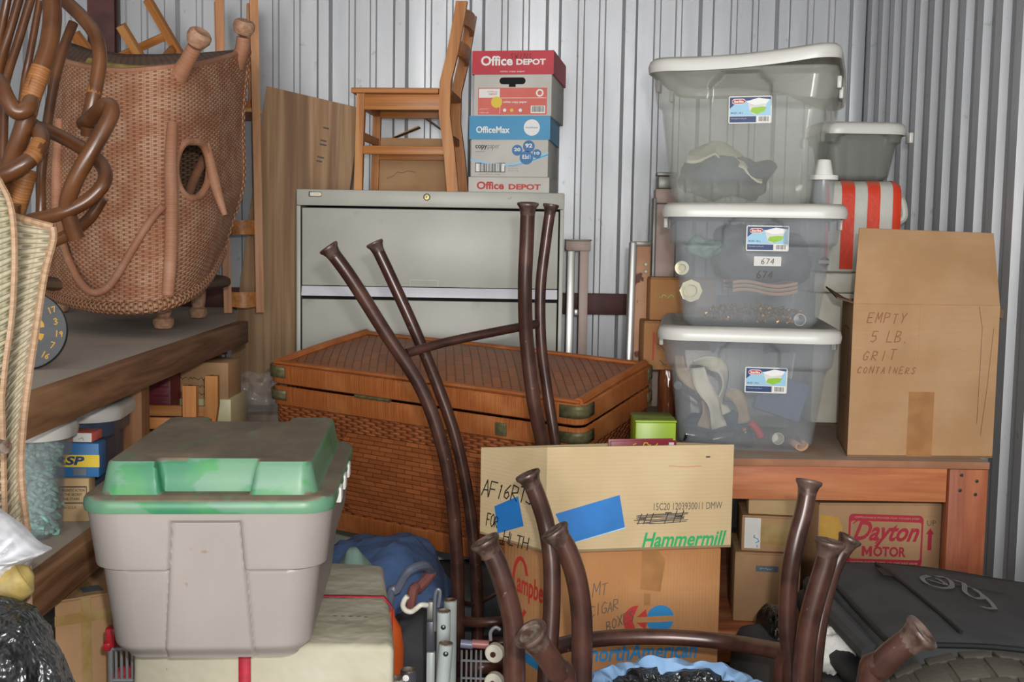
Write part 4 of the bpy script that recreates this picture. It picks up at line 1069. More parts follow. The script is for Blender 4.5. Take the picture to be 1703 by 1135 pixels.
sheet(bm, rows); o = obj('cream_cloth', bm, M['cream'], None, solid=.004); o.location = c; o.rotation_euler = (0, 0, -.2); tag(o, 'cream cloth draped over navy cloth in the topmost clear bin', 'cloth')
# ring fittings in the middle bin
for (px, py, r, lab) in ((1134, 446, .019, 'smaller pale plastic ring fitting in the middle clear bin'), (1149, 484, .031, 'larger octagonal pale plastic fitting in the middle clear bin')):
    q = P(px, py, 3.03); tt = thing('pipe_fitting', lab, 'pipe fitting', q, -.1)
    Mx = axis((0, 0, 0), (0, -1, .05))
    bm = NB(); lathe(bm, [(r, -.03), (r, 0), (r*.97, .004), (r*.62, .004), (r*.6, -.02)], 8 if r > .025 else 24, Mx, True, False); obj('flange', bm, M['paleyellow'], tt)
    bm = NB(); lathe(bm, [(r*.62, .0), (r*.62, .012), (r*.52, .012), (r*.5, -.01)], 24, Mx, False, True); obj('collar', bm, M['paleyellow'], tt)
for k in range(3):
    q = P(1270, 498-k*9, 3.04); bm = NB(); rows = []
    for e in (-.006, .0, .006):
        rows.append([V((-.085+.17*i/20, .0+.0, e+.006*math.sin(i/20*6+k))) for i in range(21)])
    bm2 = NB(); pr = [V((-.085+.172*i/20, 0, .006*math.sin(i/20*6.3+.4))) for i in range(21)]
    rws = [[p+V((0, -.05, -.004)) for p in pr], [p+V((0, -.053, 0)) for p in pr], [p+V((0, -.05, .004)) for p in pr], [p+V((0, .08, .004)) for p in pr], [p+V((0, .08, -.004)) for p in pr]]
    bm.free(); sheet(bm2, rws); o = obj('folded_cloth', bm2, M['peach'] if k != 1 else M['tan'], None, 60); o.location = (q.x, q.y+.04, z2+.098+k*.0105)
    tag(o, ('peach folded cloth at the bottom of the pile in the middle clear bin', 'tan folded cloth in the middle of the pile in the middle clear bin', 'peach folded cloth on top of the pile in the middle clear bin')[k], 'cloth', 'folded cloths in the middle bin')
rnd = random.Random(3)
bm = NB()
for i in range(150):
    x, y = rnd.uniform(-.12, .145), rnd.uniform(-.2, -.05); z = .016+rnd.uniform(0, .05)*(1-abs(x)*3)
    lathe(bm, [(.002, -.006), (.006, 0), (.002, .006)], 7, axis(V((x, y, max(z, .014))), (rnd.uniform(-1, 1), rnd.uniform(-1, 1), rnd.uniform(.2, 1))))
o = obj('gold_beads', bm, M['gold']); o.location = W(b2, 0, 0, 0); o.rotation_euler.z = b2.rotation_euler.z; tag(o, 'heap of gold beads on the floor of the middle clear bin', 'beads', kind='stuff')
q = P(1330, 524, 3.02)
tt = thing('round_tin', 'round clear lidded tub at the lower right of the middle clear bin', 'tub', (q.x, 3.02, z2+.008)); Mx = axis((0, 0, .018), (0, -1, 0))
bm = NB(); lathe(bm, [(.015, -.03), (.0155, 0), (.0135, .001)], 24, Mx); obj('body', bm, M['steelblue'], tt)
bm = NB(); lathe(bm, [(.0165, 0), (.0165, .004), (.0145, .0045), (.014, .002)], 24, Mx, False, False); obj('rim', bm, M['white'], tt)
lump('dark_cloth', 'dark grey bundle filling the upper middle clear bin', 'cloth bundle', W(b2, .03, .06, .19), (.135, .13, .085), M['steelblue'], amp=.03, freq=9, seed=11, e=.7)
lump('teal_cloth', 'teal cloth scrap in the upper left of the middle clear bin', 'cloth', W(b2, -.12, -.08, .215), (.045, .05, .025), M['tealcloth'], amp=.02, freq=20, seed=12)
# lowest bin
def slab(name, label, cat, px, py, Y, w_, h_, th_, rot, mat, tilt=0, group=None):
    q = P(px, py, Y); bm = NB(); box(bm, -w_/2, w_/2, -th_/2, th_/2, -h_/2, h_/2, min(th_*.3, .004)); o = obj(name, bm, mat)
    o.location = q; o.rotation_euler = (tilt, rot, rz); return tag(o, label, cat, group)
slab('folder', 'slate blue flat folder leaning in the right of the lowest clear bin', 'folder', 1300, 660, 3.0, .125, .105, .012, .30, M['slateblue'], -.2)
def strap(name, label, pts, wd, mat, cat='strap'):
    q = [P(x, y, Y) for x, y, Y in pts]; c = sum(q, V())/len(q); bm = NB()
    q = smooth_pts([p-c for p in q], 6); rows = []
    for i, p in enumerate(q):
        d = (q[min(i+1, len(q)-1)]-q[max(i-1, 0)]).normalized(); s_ = V((d.z, 0, -d.x)).normalized()*wd/2
        rows.append([p-s_, p+s_*.2+V((0, -.006, 0)), p+s_])
    sheet(bm, rows); o = obj(name, bm, mat, None, solid=.004); o.location = c; return tag(o, label, cat)
def folded(name, label, pts, wd, mat, cat='strap', tw=1.0):
    q = [P(x, y, Y) for x, y, Y in pts]; c = sum(q, V())/len(q); q = smooth_pts([p-c for p in q], 8); bm = NB(); rows = []; n_ = len(q)
    for i, p in enumerate(q):
        d = (q[min(i+1, n_-1)]-q[max(i-1, 0)]).normalized(); s_ = V((d.z, 0, -d.x)).normalized(); a_ = tw*math.sin(i/n_*5+wd*40)
        s_ = (s_*math.cos(a_)+V((0, 1, 0))*math.sin(a_))*wd/2
        rows.append([p+s_*k+V((0, .004*noise.noise(p*60+V((k, 0, 0))), 0)) for k in (-1, -.5, 0, .5, 1)])
    sheet(bm, rows); o = obj(name, bm, mat, None, solid=.003, ang=60); o.location = c; return tag(o, label, cat)
folded('webbing_strap', 'tan webbing looped down the left of the lowest clear bin', [(1128, 592, 3.07), (1134, 618, 3.05), (1150, 634, 3.05), (1168, 652, 3.05), (1176, 684, 3.04), (1170, 712, 3.04)], .036, M['tan'], tw=.9)
folded('webbing_strap', 'pale twisted webbing left of the sticker in the lowest clear bin', [(1152, 604, 3.05), (1172, 602, 3.06), (1200, 612, 3.06), (1206, 640, 3.05), (1196, 672, 3.05), (1204, 690, 3.05)], .04, M['cream'], tw=1.1)
folded('webbing_strap', 'wide cream webbing under the sticker in the lowest clear bin', [(1210, 652, 3.04), (1226, 660, 3.03), (1236, 680, 3.03), (1238, 704, 3.04)], .036, M['tan'], tw=.5)
folded('webbing_strap', 'striped pale webbing end above the bottles in the lowest clear bin', [(1160, 612, 3.03), (1168, 640, 3.02), (1186, 668, 3.01), (1192, 696, 3.01), (1196, 712, 3.02)], .042, M['cream'], tw=.6)
q = P(1142, 654, 3.02); tt = thing('wrench', 'dark steel wrench lying aslant in the lowest clear bin', 'wrench', q, 0)
pa, pb = P(1127, 641, 3.02)-q, P(1166, 668, 3.02)-q
bm = NB(); tube(bm, [pa, pb], .0045, 8, 4); obj('shank', bm, M['darkgrey'], tt)
bm = NB(); lathe(bm, [(.011, -.004), (.011, .004)], 14, axis(pa, (0, -1, 0))); obj('jaw', bm, M['darkgrey'], tt)
def bottle(label, px, py, Y, dirv, Ln, r):
    q = P(px, py, Y); tt = thing('dark_bottle', label, 'bottle', q, 0, 'dark bottles in the lowest bin'); Mx = axis((0, 0, 0), dirv)
    bm = NB(); lathe(bm, [(r*.9, 0), (r, .004), (r, Ln*.6), (r*.4, Ln*.75), (r*.36, Ln*.92)], 18, Mx); obj('glass', bm, M['glassdark'], tt)
    bm = NB(); lathe(bm, [(r*.45, Ln*.92), (r*.45, Ln)], 14, Mx); obj('cap', bm, M['orange'], tt)
bottle('dark bottle lying at the far left of the lowest clear bin', 1136, 722, 3.03, (1, .1, -.12), .1, .02)
bottle('dark bottle lying at the centre of the lowest clear bin', 1182, 732, 3.03, (1, .15, .25), .1, .018)
bottle('dark bottle pointing down beside the red tube in the lowest clear bin', 1238, 716, 3.04, (.35, .2, -1), .07, .016)
lump('dark_cloth', 'dark crumpled cloth under the bottles in the lowest clear bin', 'cloth', W(b3, -.07, -.10, .045), (.10, .08, .035), M['navycloth'], amp=.02, freq=16, seed=4)
q = P(1258, 715, 3.01); bm = NB(); tube(bm, [P(1248, 702, 3.01)-q, P(1258, 713, 3.01)-q, P(1266, 727, 3.01)-q], [.010, .011, .010], 12, 5); o = obj('red_tube', bm, M['redplastic']); o.location = q; tag(o, 'short red tube at the centre of the lowest clear bin', 'tube')
q = P(1291, 731, 3.02); bm = NB(); lathe(bm, [(.012, 0), (.016, .05), (.0145, .05), (.011, .004)], 20, axis((0, .03, 0), (0, -1, .1)), True, True); o = obj('small_cup', bm, M['ivory']); o.location = q; tag(o, 'small white cup beside the rolled cloth in the lowest clear bin', 'cup')
q = P(1326, 741, 3.00); bm = NB(); sp = [V((.0035*a*math.cos(a*1.0)*.9, 0, .0035*a*math.sin(a)*.75)) for a in [i*.35 for i in range(2, 20)]]
sheet(bm, [[p+V((0, -.03, 0)) for p in sp], [p+V((0, .09, 0)) for p in sp]]); o = obj('rolled_cloth', bm, M['peach'], None, solid=.004); o.location = q+V((0, .0, .004)); tag(o, 'rolled peach cloth seen end on in the lowest clear bin', 'cloth roll')

# ------------------------------------------------------------------ tall carton marked EMPTY 5 LB GRIT CONTAINERS
A, B = P(1409, 756, 2.945), P(1650, 762, 2.96); A.z = B.z = BT
pl = rectplan(A, B, .32)
pl[3] = V((A.x+.058, A.y+.30, 0)); pl[2].x = min(pl[2].x, 1.34)
H_ = P(1530, 507, 2.95).z
t, q, H = quad_carton('tall_carton', 'tall brown carton with raised flap and pen words at the bench right end', pl, BT, H_, M['kraft_old'], open_top=True)
fr, lf, rt = faces_of(q); Wf = (q[1]-q[0]).length; s = Wf/242
fx = lambda x: (x-1410)*s
fz = lambda y: (758-y)*s*.985
for wd, x, y, h, adv in (('EMPTY', 1433, 534, .024, .0215), ('5 LB.', 1440, 566, .026, .021), ('GRIT', 1428, 596, .026, .023), ('CONTAINERS', 1420, 618, .017, .0158)):
    hand(t, wd, M['marker'], fr, fx(x), fz(y), h, adv, .25, .0024, seed=len(wd), wk=.55, label='faded pen words on the carton')
rect(t, 'tape_strip', M['tape'], fr, fx(1508), fx(1550), .002, fz(648), .0006, 'brown tape up from the bottom edge')
rect(t, 'tape_strip', M['kraft_old'], fr, fx(1520), fx(1574), fz(600), fz(506), .0006)
strokes(t, 'crease', M['kraft_dusty'], fr, [[(fx(1617), fz(505)), (fx(1624), fz(540)), (fx(1623), fz(700))], [(fx(1643), fz(540)), (fx(1637), fz(640)), (fx(1630), fz(720))]], .0012)
a, b = V((q[0].x, q[0].y, H)), V((q[1].x, q[1].y, H))
fa_, fb_ = P(1429, 379, 3.02)-t.location, P(1653, 388, 3.03)-t.location
bm = NB(); k_ = V((0, .005, 0)); hexa(bm, [a, b, b+k_, a+k_, fa_, fb_, fb_+k_, fa_+k_], .0015); o = obj('raised_flap', bm, M['kraft_old'], t)
fmf = facem(a, (b-a), (fa_-a))
a, b = V((q[0].x, q[0].y, H)), V((q[3].x, q[3].y, H)); dn = V((-.045, .01, -.0))
bm = NB(); hexa(bm, [a, b, b+V((0, 0, .005)), a+V((0, 0, .005)), a+V((-.03, .05, .01)), b+V((-.055, -.02, .03)), b+V((-.055, -.02, .035)), a+V((-.03, .05, .015))]); bmesh.ops.recalc_face_normals(bm, faces=bm.faces); obj('side_flap', bm, M['kraft_dusty'], t)
a, b = V((q[1].x, q[1].y, H)), V((q[2].x, q[2].y, H))
bm = NB(); hexa(bm, [a+V((-.02, 0, -.02)), b+V((-.01, 0, -.02)), b+V((-.01, 0, 0)), a+V((-.02, 0, .0)), a+V((.012, .01, -.035)), b+V((.008, 0, -.035)), b+V((.012, 0, -.01)), a+V((.016, .01, -.012))]); bmesh.ops.recalc_face_normals(bm, faces=bm.faces); obj('side_flap', bm, M['kraft_dusty'], t)
strokes(t, 'red_outline_print', M['crimson'], lf, [[(.10, .14), (.22, .14), (.22, .33), (.10, .33), (.10, .14)]], .004)

# ------------------------------------------------------------------ things behind the bins
def item(name, label, cat, loc, parts, rz=0, group=None):
    t = thing(name, label, cat, loc, rz, group); return t
# white box carrying the striped cooler
wz1 = P(1420, 455, 3.50).z
A = P(1362, 500, 3.50); 
t = thing('foam_chest', 'white lidded chest under the red striped cooler on the workbench', 'chest', (A.x-.02, 3.49, BT))
Wd = 1.30-(A.x-.02)
bm = NB(); box(bm, 0.006, Wd-.006, .006, .30, 0, wz1-BT-.06, .01); obj('body', bm, M['ivory'], t)
bm = NB(); box(bm, 0, Wd, 0, .306, wz1-BT-.06, wz1-BT, .008); obj('lid', bm, M['ivory'], t)
A = P(1366, 455, 3.52); ctop = P(1430, 300, 3.52).z; cw = P(1499, 400, 3.52).x-A.x; ch_ = ctop-wz1
t = thing('striped_cooler', 'red and white striped cooler bag on the white chest', 'cooler', (A.x, 3.52, wz1))
bm = NB(); pl = rrect(cw, .20, .03, 6, 6)
rows = [[V((cw/2+p[0]-p[2]*e, .1+p[1]-p[3]*e, z)) for p in pl] for e, z in ((.012, 0), (.002, .006), (0, .02), (0, ch_*.5), (0, ch_-.045), (.006, ch_-.02), (.02, ch_-.005), (.035, ch_))]
vs = sheet(bm, rows, closeu=True); bm.faces.new(vs[0][::-1]); bm.faces.new(vs[-1]); body = obj('body', bm, M['coolwhite'], t)
for xs in ((1366, 1377), (1398, 1420), (1441, 1462), (1483, 1499)):
    x0, x1 = [P(x, 380, 3.52).x-A.x for x in xs]; x0 = max(x0, .006); x1 = min(x1, cw-.004)
    bm = NB(); pr = [(-.0015, .012), (-.0022, .03), (-.0022, ch_-.045), (.0035, ch_-.02), (.017, ch_-.0035), (.034, ch_+.0016), (.10, ch_+.002), (.166, ch_+.0016)]
    sheet(bm, [[V((x, y+(.007*max(0, (x-cw+.03)/.03)**2 if x > cw-.03 else 0), z-(.012*max(0, (x-cw+.03)/.03)**2 if z > ch_-.05 and x > cw-.03 else 0))) for x in (x0, x0+(x1-x0)/3, x0+(x1-x0)*.66, x1)] for y, z in pr]); obj('red_stripe', bm, M['coolred'], body, 'orange red vinyl stripe')
bm = NB(); tube(bm, [V((cw-.002, .10, ch_*.86)), V((cw+.022, .08, ch_*.80)), V((cw+.028, .07, ch_*.62)), V((cw+.004, .08, ch_*.55))], .012, 8); obj('carry_strap', bm, M['coolwhite'], t)
q = P(1373, 436, 3.50)-t.location
bm = NB(); lathe(bm, [(.014, 0), (.014, .012), (.011, .014)], 16, axis((q.x, -.001, q.z), (0, -1, 0))); o = obj('clasp', bm, M['darkgrey'], t); rect(o, 'clasp_bar', M['white'], FRONT, q.x-.02, q.x+.012, q.z-.005, q.z+.005, .0165)
# dusty bin on top of the cooler
A = P(1375, 300, 3.62); zt_ = P(1430, 208, 3.62).z
bd, _, _, _ = storage_bin('dusty lidded bin on top of the red striped cooler', (P(1424, 280, 3.6).x, 3.64, ctop+.002), 0, zt_-ctop, M['cleardark'], None, W0=.19, D0=.15, W1=.232, D1=.2, group='x', sticker=False)
del bd['group']
# white capped jar on the middle bin lid
q = P(1379, 331, 3.02); jt = thing('white_capped_jar', 'white capped clear jar on the bin lid edge beside the topmost bin', 'jar', (q.x-.012, 3.04, z1_+.012), 0)
Mx = Matrix.Identity(4); hj = P(1379, 300, 3.04).z-z1_-.012
bm = NB(); lathe(bm, [(.026, 0), (.028, .004), (.029, hj)], 20); obj('jar_body', bm, M['clear'], jt, solid=.002)
bm = NB(); lathe(bm, [(.038, hj), (.038, hj+.012), (.028, hj+.013)], 20); c_ = obj('lid', bm, M['white'], jt)
bm = NB(); lathe(bm, [(.025, hj+.0132), (.018, hj+.05), (.016, hj+.053)], 20); obj('spout_cap', bm, M['white'], jt)
# left of the bins
A = P(1056, 742, 2.99)
hL = P(1090, 702, 3.0).z; t = thing('lime_box', 'tall lime green lidded box between the chest and the lowest clear bin', 'box', (A.x, 2.99, 0))
bm = NB(); box(bm, 0, .108, 0, .13, 0, hL, .004); obj('body', bm, M['lime'], t)
bm = NB(); hexa(bm, [V((-.002, -.002, hL)), V((.11, -.002, hL)), V((.11, .132, hL)), V((-.002, .132, hL)), V((.0, .0, hL+.006)), V((.108, .0, hL+.006)), V((.108, .13, hL+.008)), V((0, .13, hL+.008))], .002); obj('lid', bm, M['lime'], t)
# brown film roll standing on the bench, carton on it
A = P(1088, 690, 3.55); fh = P(1100, 617, 3.55).z
for k in range(3):
    bm = NB(); r_ = .028; lathe(bm, [(r_*.95, 0), (r_, .01), (r_*.96, (fh-BT)*.5), (r_, (fh-BT)*.8), (r_*.95, fh-BT)], 16)
    for v in bm.verts: v.co += v.co.normalized()*.004*noise.noise(v.co*30+V((k*9, 0, 0)))
    o = obj('film_roll', bm, M['brownfilm']); o.location = (A.x+.045+k*.062, 3.60, BT)
    tag(o, ('brown shiny wrapped roll nearest the rusty upright', 'brown shiny wrapped roll, second from the rusty upright', 'brown shiny wrapped roll hidden behind the lowest clear bin')[k], 'roll', 'wrapped rolls on the bench')
A, B = P(1069, 615, 3.56), P(1180, 618, 3.56)
t, q, H = quad_carton('small_carton', 'brown carton with red stripe resting on the shiny brown rolls', rectplan(A, B, .16), fh+.001, P(1100, 535, 3.56).z, M['kraft_orange'])
fr, lf, rt = faces_of(q)
rect(t, 'red_line', M['red_ink'], fr, .028, .034, .03, .12); scrawl(t, M['pencil'], fr, .042, .06, .03, .03, 6, .0024); scrawl(t, M['pencil'], fr, .045, .016, .03, .022, 7, .0024)
zc = fh+.001+H
A, B = P(1080, 535, 3.6), P(1190, 538, 3.6)
t, q, H = quad_carton('small_carton', 'brown carton with faint green print, upper one left of the clear bins', rectplan(A, B, .13), zc+.001, P(1100, 462, 3.6).z, M['kraft_orange'])
fr, lf, rt = faces_of(q); scrawl(t, M['limeprint'], fr, .03, .07, .045, .012, 4, .0022)
# rusty hand truck upright, aluminium ladder, worn post
A = P(1040, 690, 3.72)
t = thing('hand_truck', 'rusty painted hand truck upright with bright steel edge behind the wicker chest', 'hand truck', (P(1058, 600, 3.72).x, 3.72, 0), 0)
def up(x): return x-t.location
for nm, a, b, wd, dp, m in (('rail', (1052, 1000), (1069, 409), .05, .05, 'rusty'), ('edge_strip', (1030, 1000), (1053, 402), .022, .06, 'alu')):
    pa, pb = up(P(*a, 3.72)), up(P(*b, 3.72)); pa = pa+(pa-pb)*((pa.z+t.location.z)/(pb.z-pa.z)); 
    dx = 0
    bm = NB(); hexa(bm, [pa+V((-wd/2, -dp/2, 0)), pa+V((wd/2, -dp/2, 0)), pa+V((wd/2, dp/2, 0)), pa+V((-wd/2, dp/2, 0)), pb+V((-wd/2, -dp/2, 0)), pb+V((wd/2, -dp/2, 0)), pb+V((wd/2, dp/2, 0)), pb+V((-wd/2, dp/2, 0))], .006); obj(nm, bm, M[m], t)
pb = up(P(1068, 409, 3.72)); bm = NB(); box(bm, pb.x-.026, pb.x+.026, -.028, .028, pb.z+.001, pb.z+.014, .003); obj('end_cap', bm, M['greyplate'], t)
for py in (440, 452): 
    c_ = up(P(1074, py, 3.69)); bm = NB(); lathe(bm, [(.006, 0), (.005, .004)], 10, axis((c_.x, -.0265, c_.z), (0, -1, 0))); obj('bolt', bm, M['greyplate'], t)
c_ = up(P(1077, 500, 3.70)); bm = NB(); box(bm, c_.x-.004, c_.x+.008, -.02, .03, c_.z-.06, c_.z+.06, .003); obj('hinge_strap', bm, M['greyplate'], t)
A = P(955, 400, 4.42)
t = thing('step_ladder', 'scuffed aluminium ladder standing by the back wall right of the filing cabinet', 'ladder', (A.x, 4.42, 0), 0)
tz = A.z; bw = .055
for x, w_, m in ((-.012, .03, 'alu'), (.038, .034, 'pinksteel')):
    bm = NB(); box(bm, x-w_/2, x+w_/2, -.03, .03, 0, tz-.04, .003); obj('rail', bm, M[m], t)
bm = NB(); box(bm, -.034, .062, -.035, .035, tz-.04, tz-.002, .003); o = obj('top_cap', bm, M['pinksteel'], t)
bm = NB(); box(bm, -.036, .066, -.037, .037, tz-.0018, tz+.004, .002); obj('cap_edge', bm, M['greyplate'], o)
for z in (.3, .6, .9): 
    bm = NB(); box(bm, .004, .02, -.025, .025, z-.012, z+.012, .003); obj('rung', bm, M['alu'], t)
A = P(1100, 300, 3.82)
t = thing('worn_post', 'worn pinkish steel post with dull metal bracket on top behind the clear bins', 'post', (A.x+.012, 3.82, BT))
tz = P(1103, 340, 3.82).z-BT
bm = NB(); box(bm, -.03, .036, -.02, .02, 0, tz, .004); obj('shaft', bm, M['pinksteel'], t)
bm = NB(); box(bm, -.04, -.028, -.03, .03, 0, tz+.02, .003); obj('edge_channel', bm, M['greyplate'], t)
bm = NB(); box(bm, -.034, .04, -.03, .03, tz+.002, tz+.05, .006); obj('bracket', bm, M['pinksteel'], t)
bm = NB(); box(bm, -.026, .036, -.026, .026, tz+.05, tz+.092, .006); o = obj('top_block', bm, M['greyplate'], t)
bm = NB(); box(bm, -.03, .04, -.028, .028, tz+.0925, tz+.104, .003); obj('top_plate', bm, M['greyplate'], t)

# ------------------------------------------------------------------ under the bench
A, B = P(1354, 1040, 3.02), P(1583, 1044, 3.04); zt_ = P(1470, 839, 3.02).z
pl = rectplan(A, B, .26)
t, q, H = quad_carton('motor_carton', 'brown carton with red framed maker sign and up arrow under the bench', pl, ZL, zt_, M['kraft'])
fr, lf, rt = faces_of(q); Wf = (q[1]-q[0]).length; s = Wf/229
fx = lambda x: (x-1354)*s
zr = lambda y: P(1470, y, 3.02).z-ZL
cr = M['crimson']
sk = .028
frs = fr @ Matrix(((1, 0, 0, 0), (-sk, 1, 0, fx(1468)*sk), (0, 0, 1, 0), (0, 0, 0, 1)))
X0, X1, Y0, Y1 = fx(1404), fx(1527), zr(944), zr(858)
o = rect(t, 'sign_frame', cr, frs, X0, X1, Y0, Y1, .0006, 'red rounded sign frame', .012)
rect(o, 'sign_field', M['kraft'], frs, X0+.0055, X1-.0055, Y0+.019, Y1-.019, .001, None, .006)
text(o, 'DEPENDABLE POWER FOR TOUGH JOBS', M['kraft_light'], frs, X0+.016, X1-.012, Y1-.0125, Y1-.0065, .0014, .005, spacing=1.05)
text(o, 'DAYTON ELECTRIC MFG. CO. CHICAGO 60648', M['kraft_light'], frs, X0+.008, X1-.012, Y0+.007, Y0+.0125, .0014, .01)
text(o, 'Dayton', cr, frs, X0+.012, X1-.010, zr(912), zr(869), .0014, .028, .45, label='red script maker name')
strokes(o, 'script_swash', cr, frs, [[(X0+.012, zr(874)), (X0+.022, zr(869)), (X0+.045, zr(868)), (X0+.06, zr(876))], [(X0+.075, zr(906)), (X0+.085, zr(898))]], .0032, n=.0016)
mx0, mx1, my0, my1 = fx(1427), fx(1444), zr(928), zr(911); mw_, mh_ = mx1-mx0, my1-my0
poly(o, 'lettering', cr, frs, [(mx0+mw_*a, my0+mh_*b) for a, b in ((0, 0), (.26, 0), (.26, .55), (.5, .1), (.74, .55), (.74, 0), (1, 0), (1, 1), (.76, 1), (.5, .5), (.24, 1), (0, 1))], .0014, .0003)
text(o, 'OTOR', cr, frs, fx(1446), fx(1500), zr(928), zr(911), .0014, .035)
text(t, 'UP', M['fadedblack'], frs, fx(1533), fx(1547), zr(874), zr(865), .001, -.01)
poly(t, 'up_arrow', cr, frs, [(fx(1535.5), zr(915)), (fx(1542), zr(915)), (fx(1542), zr(888)), (fx(1545.5), zr(888)), (fx(1538.8), zr(878)), (fx(1532), zr(888)), (fx(1535.5), zr(888))], .0008, label='red up arrow')
poly(t, 'yellow_tape', M['mustardprint'], fr, [(fx(1356), zr(898)), (fx(1390), zr(901)), (fx(1394), zr(880)), (fx(1386), zr(862)), (fx(1357), zr(858))], .0007, label='yellow patch at the left edge')
A, B = P(1218, 1046, 2.99), P(1328, 1044, 2.97); z_1 = P(1275, 921, 2.98).z
pl = rectplan(A, B, .2)
t, q, H = quad_carton('small_carton', 'brown carton with small blue label, lowest of the pile by the bench leg', pl, ZL, z_1, M['kraft'])
fr, lf, rt = faces_of(q); o = rect(t, 'blue_label', M['steelblue'], fr, .056, .115, H-.05, H-.034, .0007); scrawl(o, M['skypale'], fr, .066, H-.0445, .036, .005, 2, .0009)
bm = NB(); box(bm, .001, (q[1]-q[0]).length-.001, -.0008, .0, H-.008, H-.001); obj('seam_tape', bm, M['tape_clear'], t)
A, B = P(1232, 920, 3.0), P(1336, 918, 2.98); z_2 = P(1285, 861, 2.98).z
t, q, H = quad_carton('small_carton', 'brown carton with clear taped paper, middle of the pile by the bench leg', rectplan(A, B, .18), z_1+.001, z_2, M['kraft_old'])
fr, lf, rt = faces_of(q); o = rect(t, 'paper_label', M['white'], fr, .008, .05, .008, H-.006, .0007, 'white paper under clear tape'); scrawl(o, M['blue_ink'], facem(fr @ V((.046, .012, 0)), (0, 0, 1), (-1, 0, 0)), 0, 0, .036, .014, 3, .002); rect(o, 'tape_strip', M['tape_clear'], fr, .05, .13, .02, H-.02, .001)
A, B = P(1244, 861, 3.01), P(1344, 859, 2.99); z_3 = P(1290, 821, 3.0).z
t, q, H = quad_carton('small_carton', 'pale plain carton, topmost of the pile by the bench leg', rectplan(A, B, .17), z_2+.001, z_3, M['kraft_light'])
# ------------------------------------------------------------------ bent steel stool frames (upside down)
def steel_frame(name, label, legs, rings, feet_r, group=None, extra=()):
    """legs: (pixel path with distances, radius); the frame stands upside down on its hoops"""
    allp = [P(*p) for lg in legs for p in lg[0]]
    base = V((sum(p.x for p in allp)/len(allp), sum(p.y for p in allp)/len(allp), 0))
    t = thing(name, label, 'stool frame', base, 0, group)
    for path, r in legs:
        q = [P(*p)-base for p in path]
        e = q[-1]; dv = (q[-1]-q[-2]).normalized()
        if e.z > .02:
            q.append(V((e.x+dv.x*.04, e.y+dv.y*.04, e.z*.5))); q.append(V((e.x+dv.x*.05, e.y+dv.y*.05, .0)))
        bm = NB(); tube(bm, q, r, 14, 8); l = obj('leg', bm, M['bronze'], t)
        d = (q[0]-q[1]).normalized()
        bm = NB(); lathe(bm, [(r*.99, -.022), (r*1.06, -.012), (r*1.22, -.004), (r*1.42, .0), (r*1.47, .003), (r*1.42, .006), (r*1.15, .007), (r*.96, .003)], 24, axis(q[0], d), True, False); obj('flared_foot', bm, M['worn_lip'], l, 'worn flared tube end')
        bm = NB(); lathe(bm, [(r*.97, .0032), (r*.5, .001)], 20, axis(q[0], d), False, True); obj('end_plug', bm, M['worn'], l)
    for ring in rings:
        pts, r, close = ring
        q = [(P(*p) if not isinstance(p, V) else p)-base for p in pts]
        bm = NB(); tube(bm, q, r, 12, 8, close=close); obj('brace' if not close else 'hoop', bm, M['bronze'], t)
    return t
R1_ = .0158
steel_frame('stool_frame', 'tall brown steel stool frame upside down in front of the wicker chest, longest legs', [
    ([(548, 414, 2.55), (585, 465, 2.56), (640, 552, 2.58), (700, 645, 2.6), (735, 740, 2.61), (752, 830, 2.62), (760, 930, 2.63), (762, 1030, 2.63), (762, 1110, 2.63)], .0158),
    ([(624, 407, 2.85), (650, 462, 2.85), (690, 550, 2.85), (727, 640, 2.86), (758, 730, 2.86), (779, 830, 2.86), (790, 930, 2.86), (794, 1000, 2.86), (795, 1060, 2.86)], .0152),
    ([(878, 342, 2.66), (876, 400, 2.67), (873, 480, 2.68), (876, 570, 2.70), (888, 670, 2.71), (902, 740, 2.72), (912, 830, 2.72), (918, 930, 2.72), (920, 1040, 2.72)], .0172),
    ([(916, 344, 2.93), (908, 400, 2.93), (899, 480, 2.93), (900, 570, 2.93), (910, 650, 2.93), (924, 740, 2.92), (936, 830, 2.92), (942, 930, 2.92), (942, 1040, 2.92)], .0142)],
    [([(676, 588, 2.60), (740, 570, 2.66), (830, 551, 2.72), (893, 539, 2.80)], .011, False),
     ([(764, 1034, 2.64), (800, 1036, 2.60), (850, 1030, 2.62), (905, 1010, 2.78)], .012, False),
     ([(765, 1112, 2.60), (800, 1110, 2.50), (870, 1100, 2.6), (915, 1090, 2.72), (900, 1075, 2.86), (800, 1070, 2.88)], .0165, True),
     ([(762, 1000, 2.72), (790, 1005, 2.86), (830, 985, 2.9)], .006, False)], True)
hp = lambda cx, cy, Y, rx, ry, z: [V((P(cx, cy, Y).x+rx*math.cos(a), Y+ry*math.sin(a), z)) for a in [i*PI/6 for i in range(12)]]
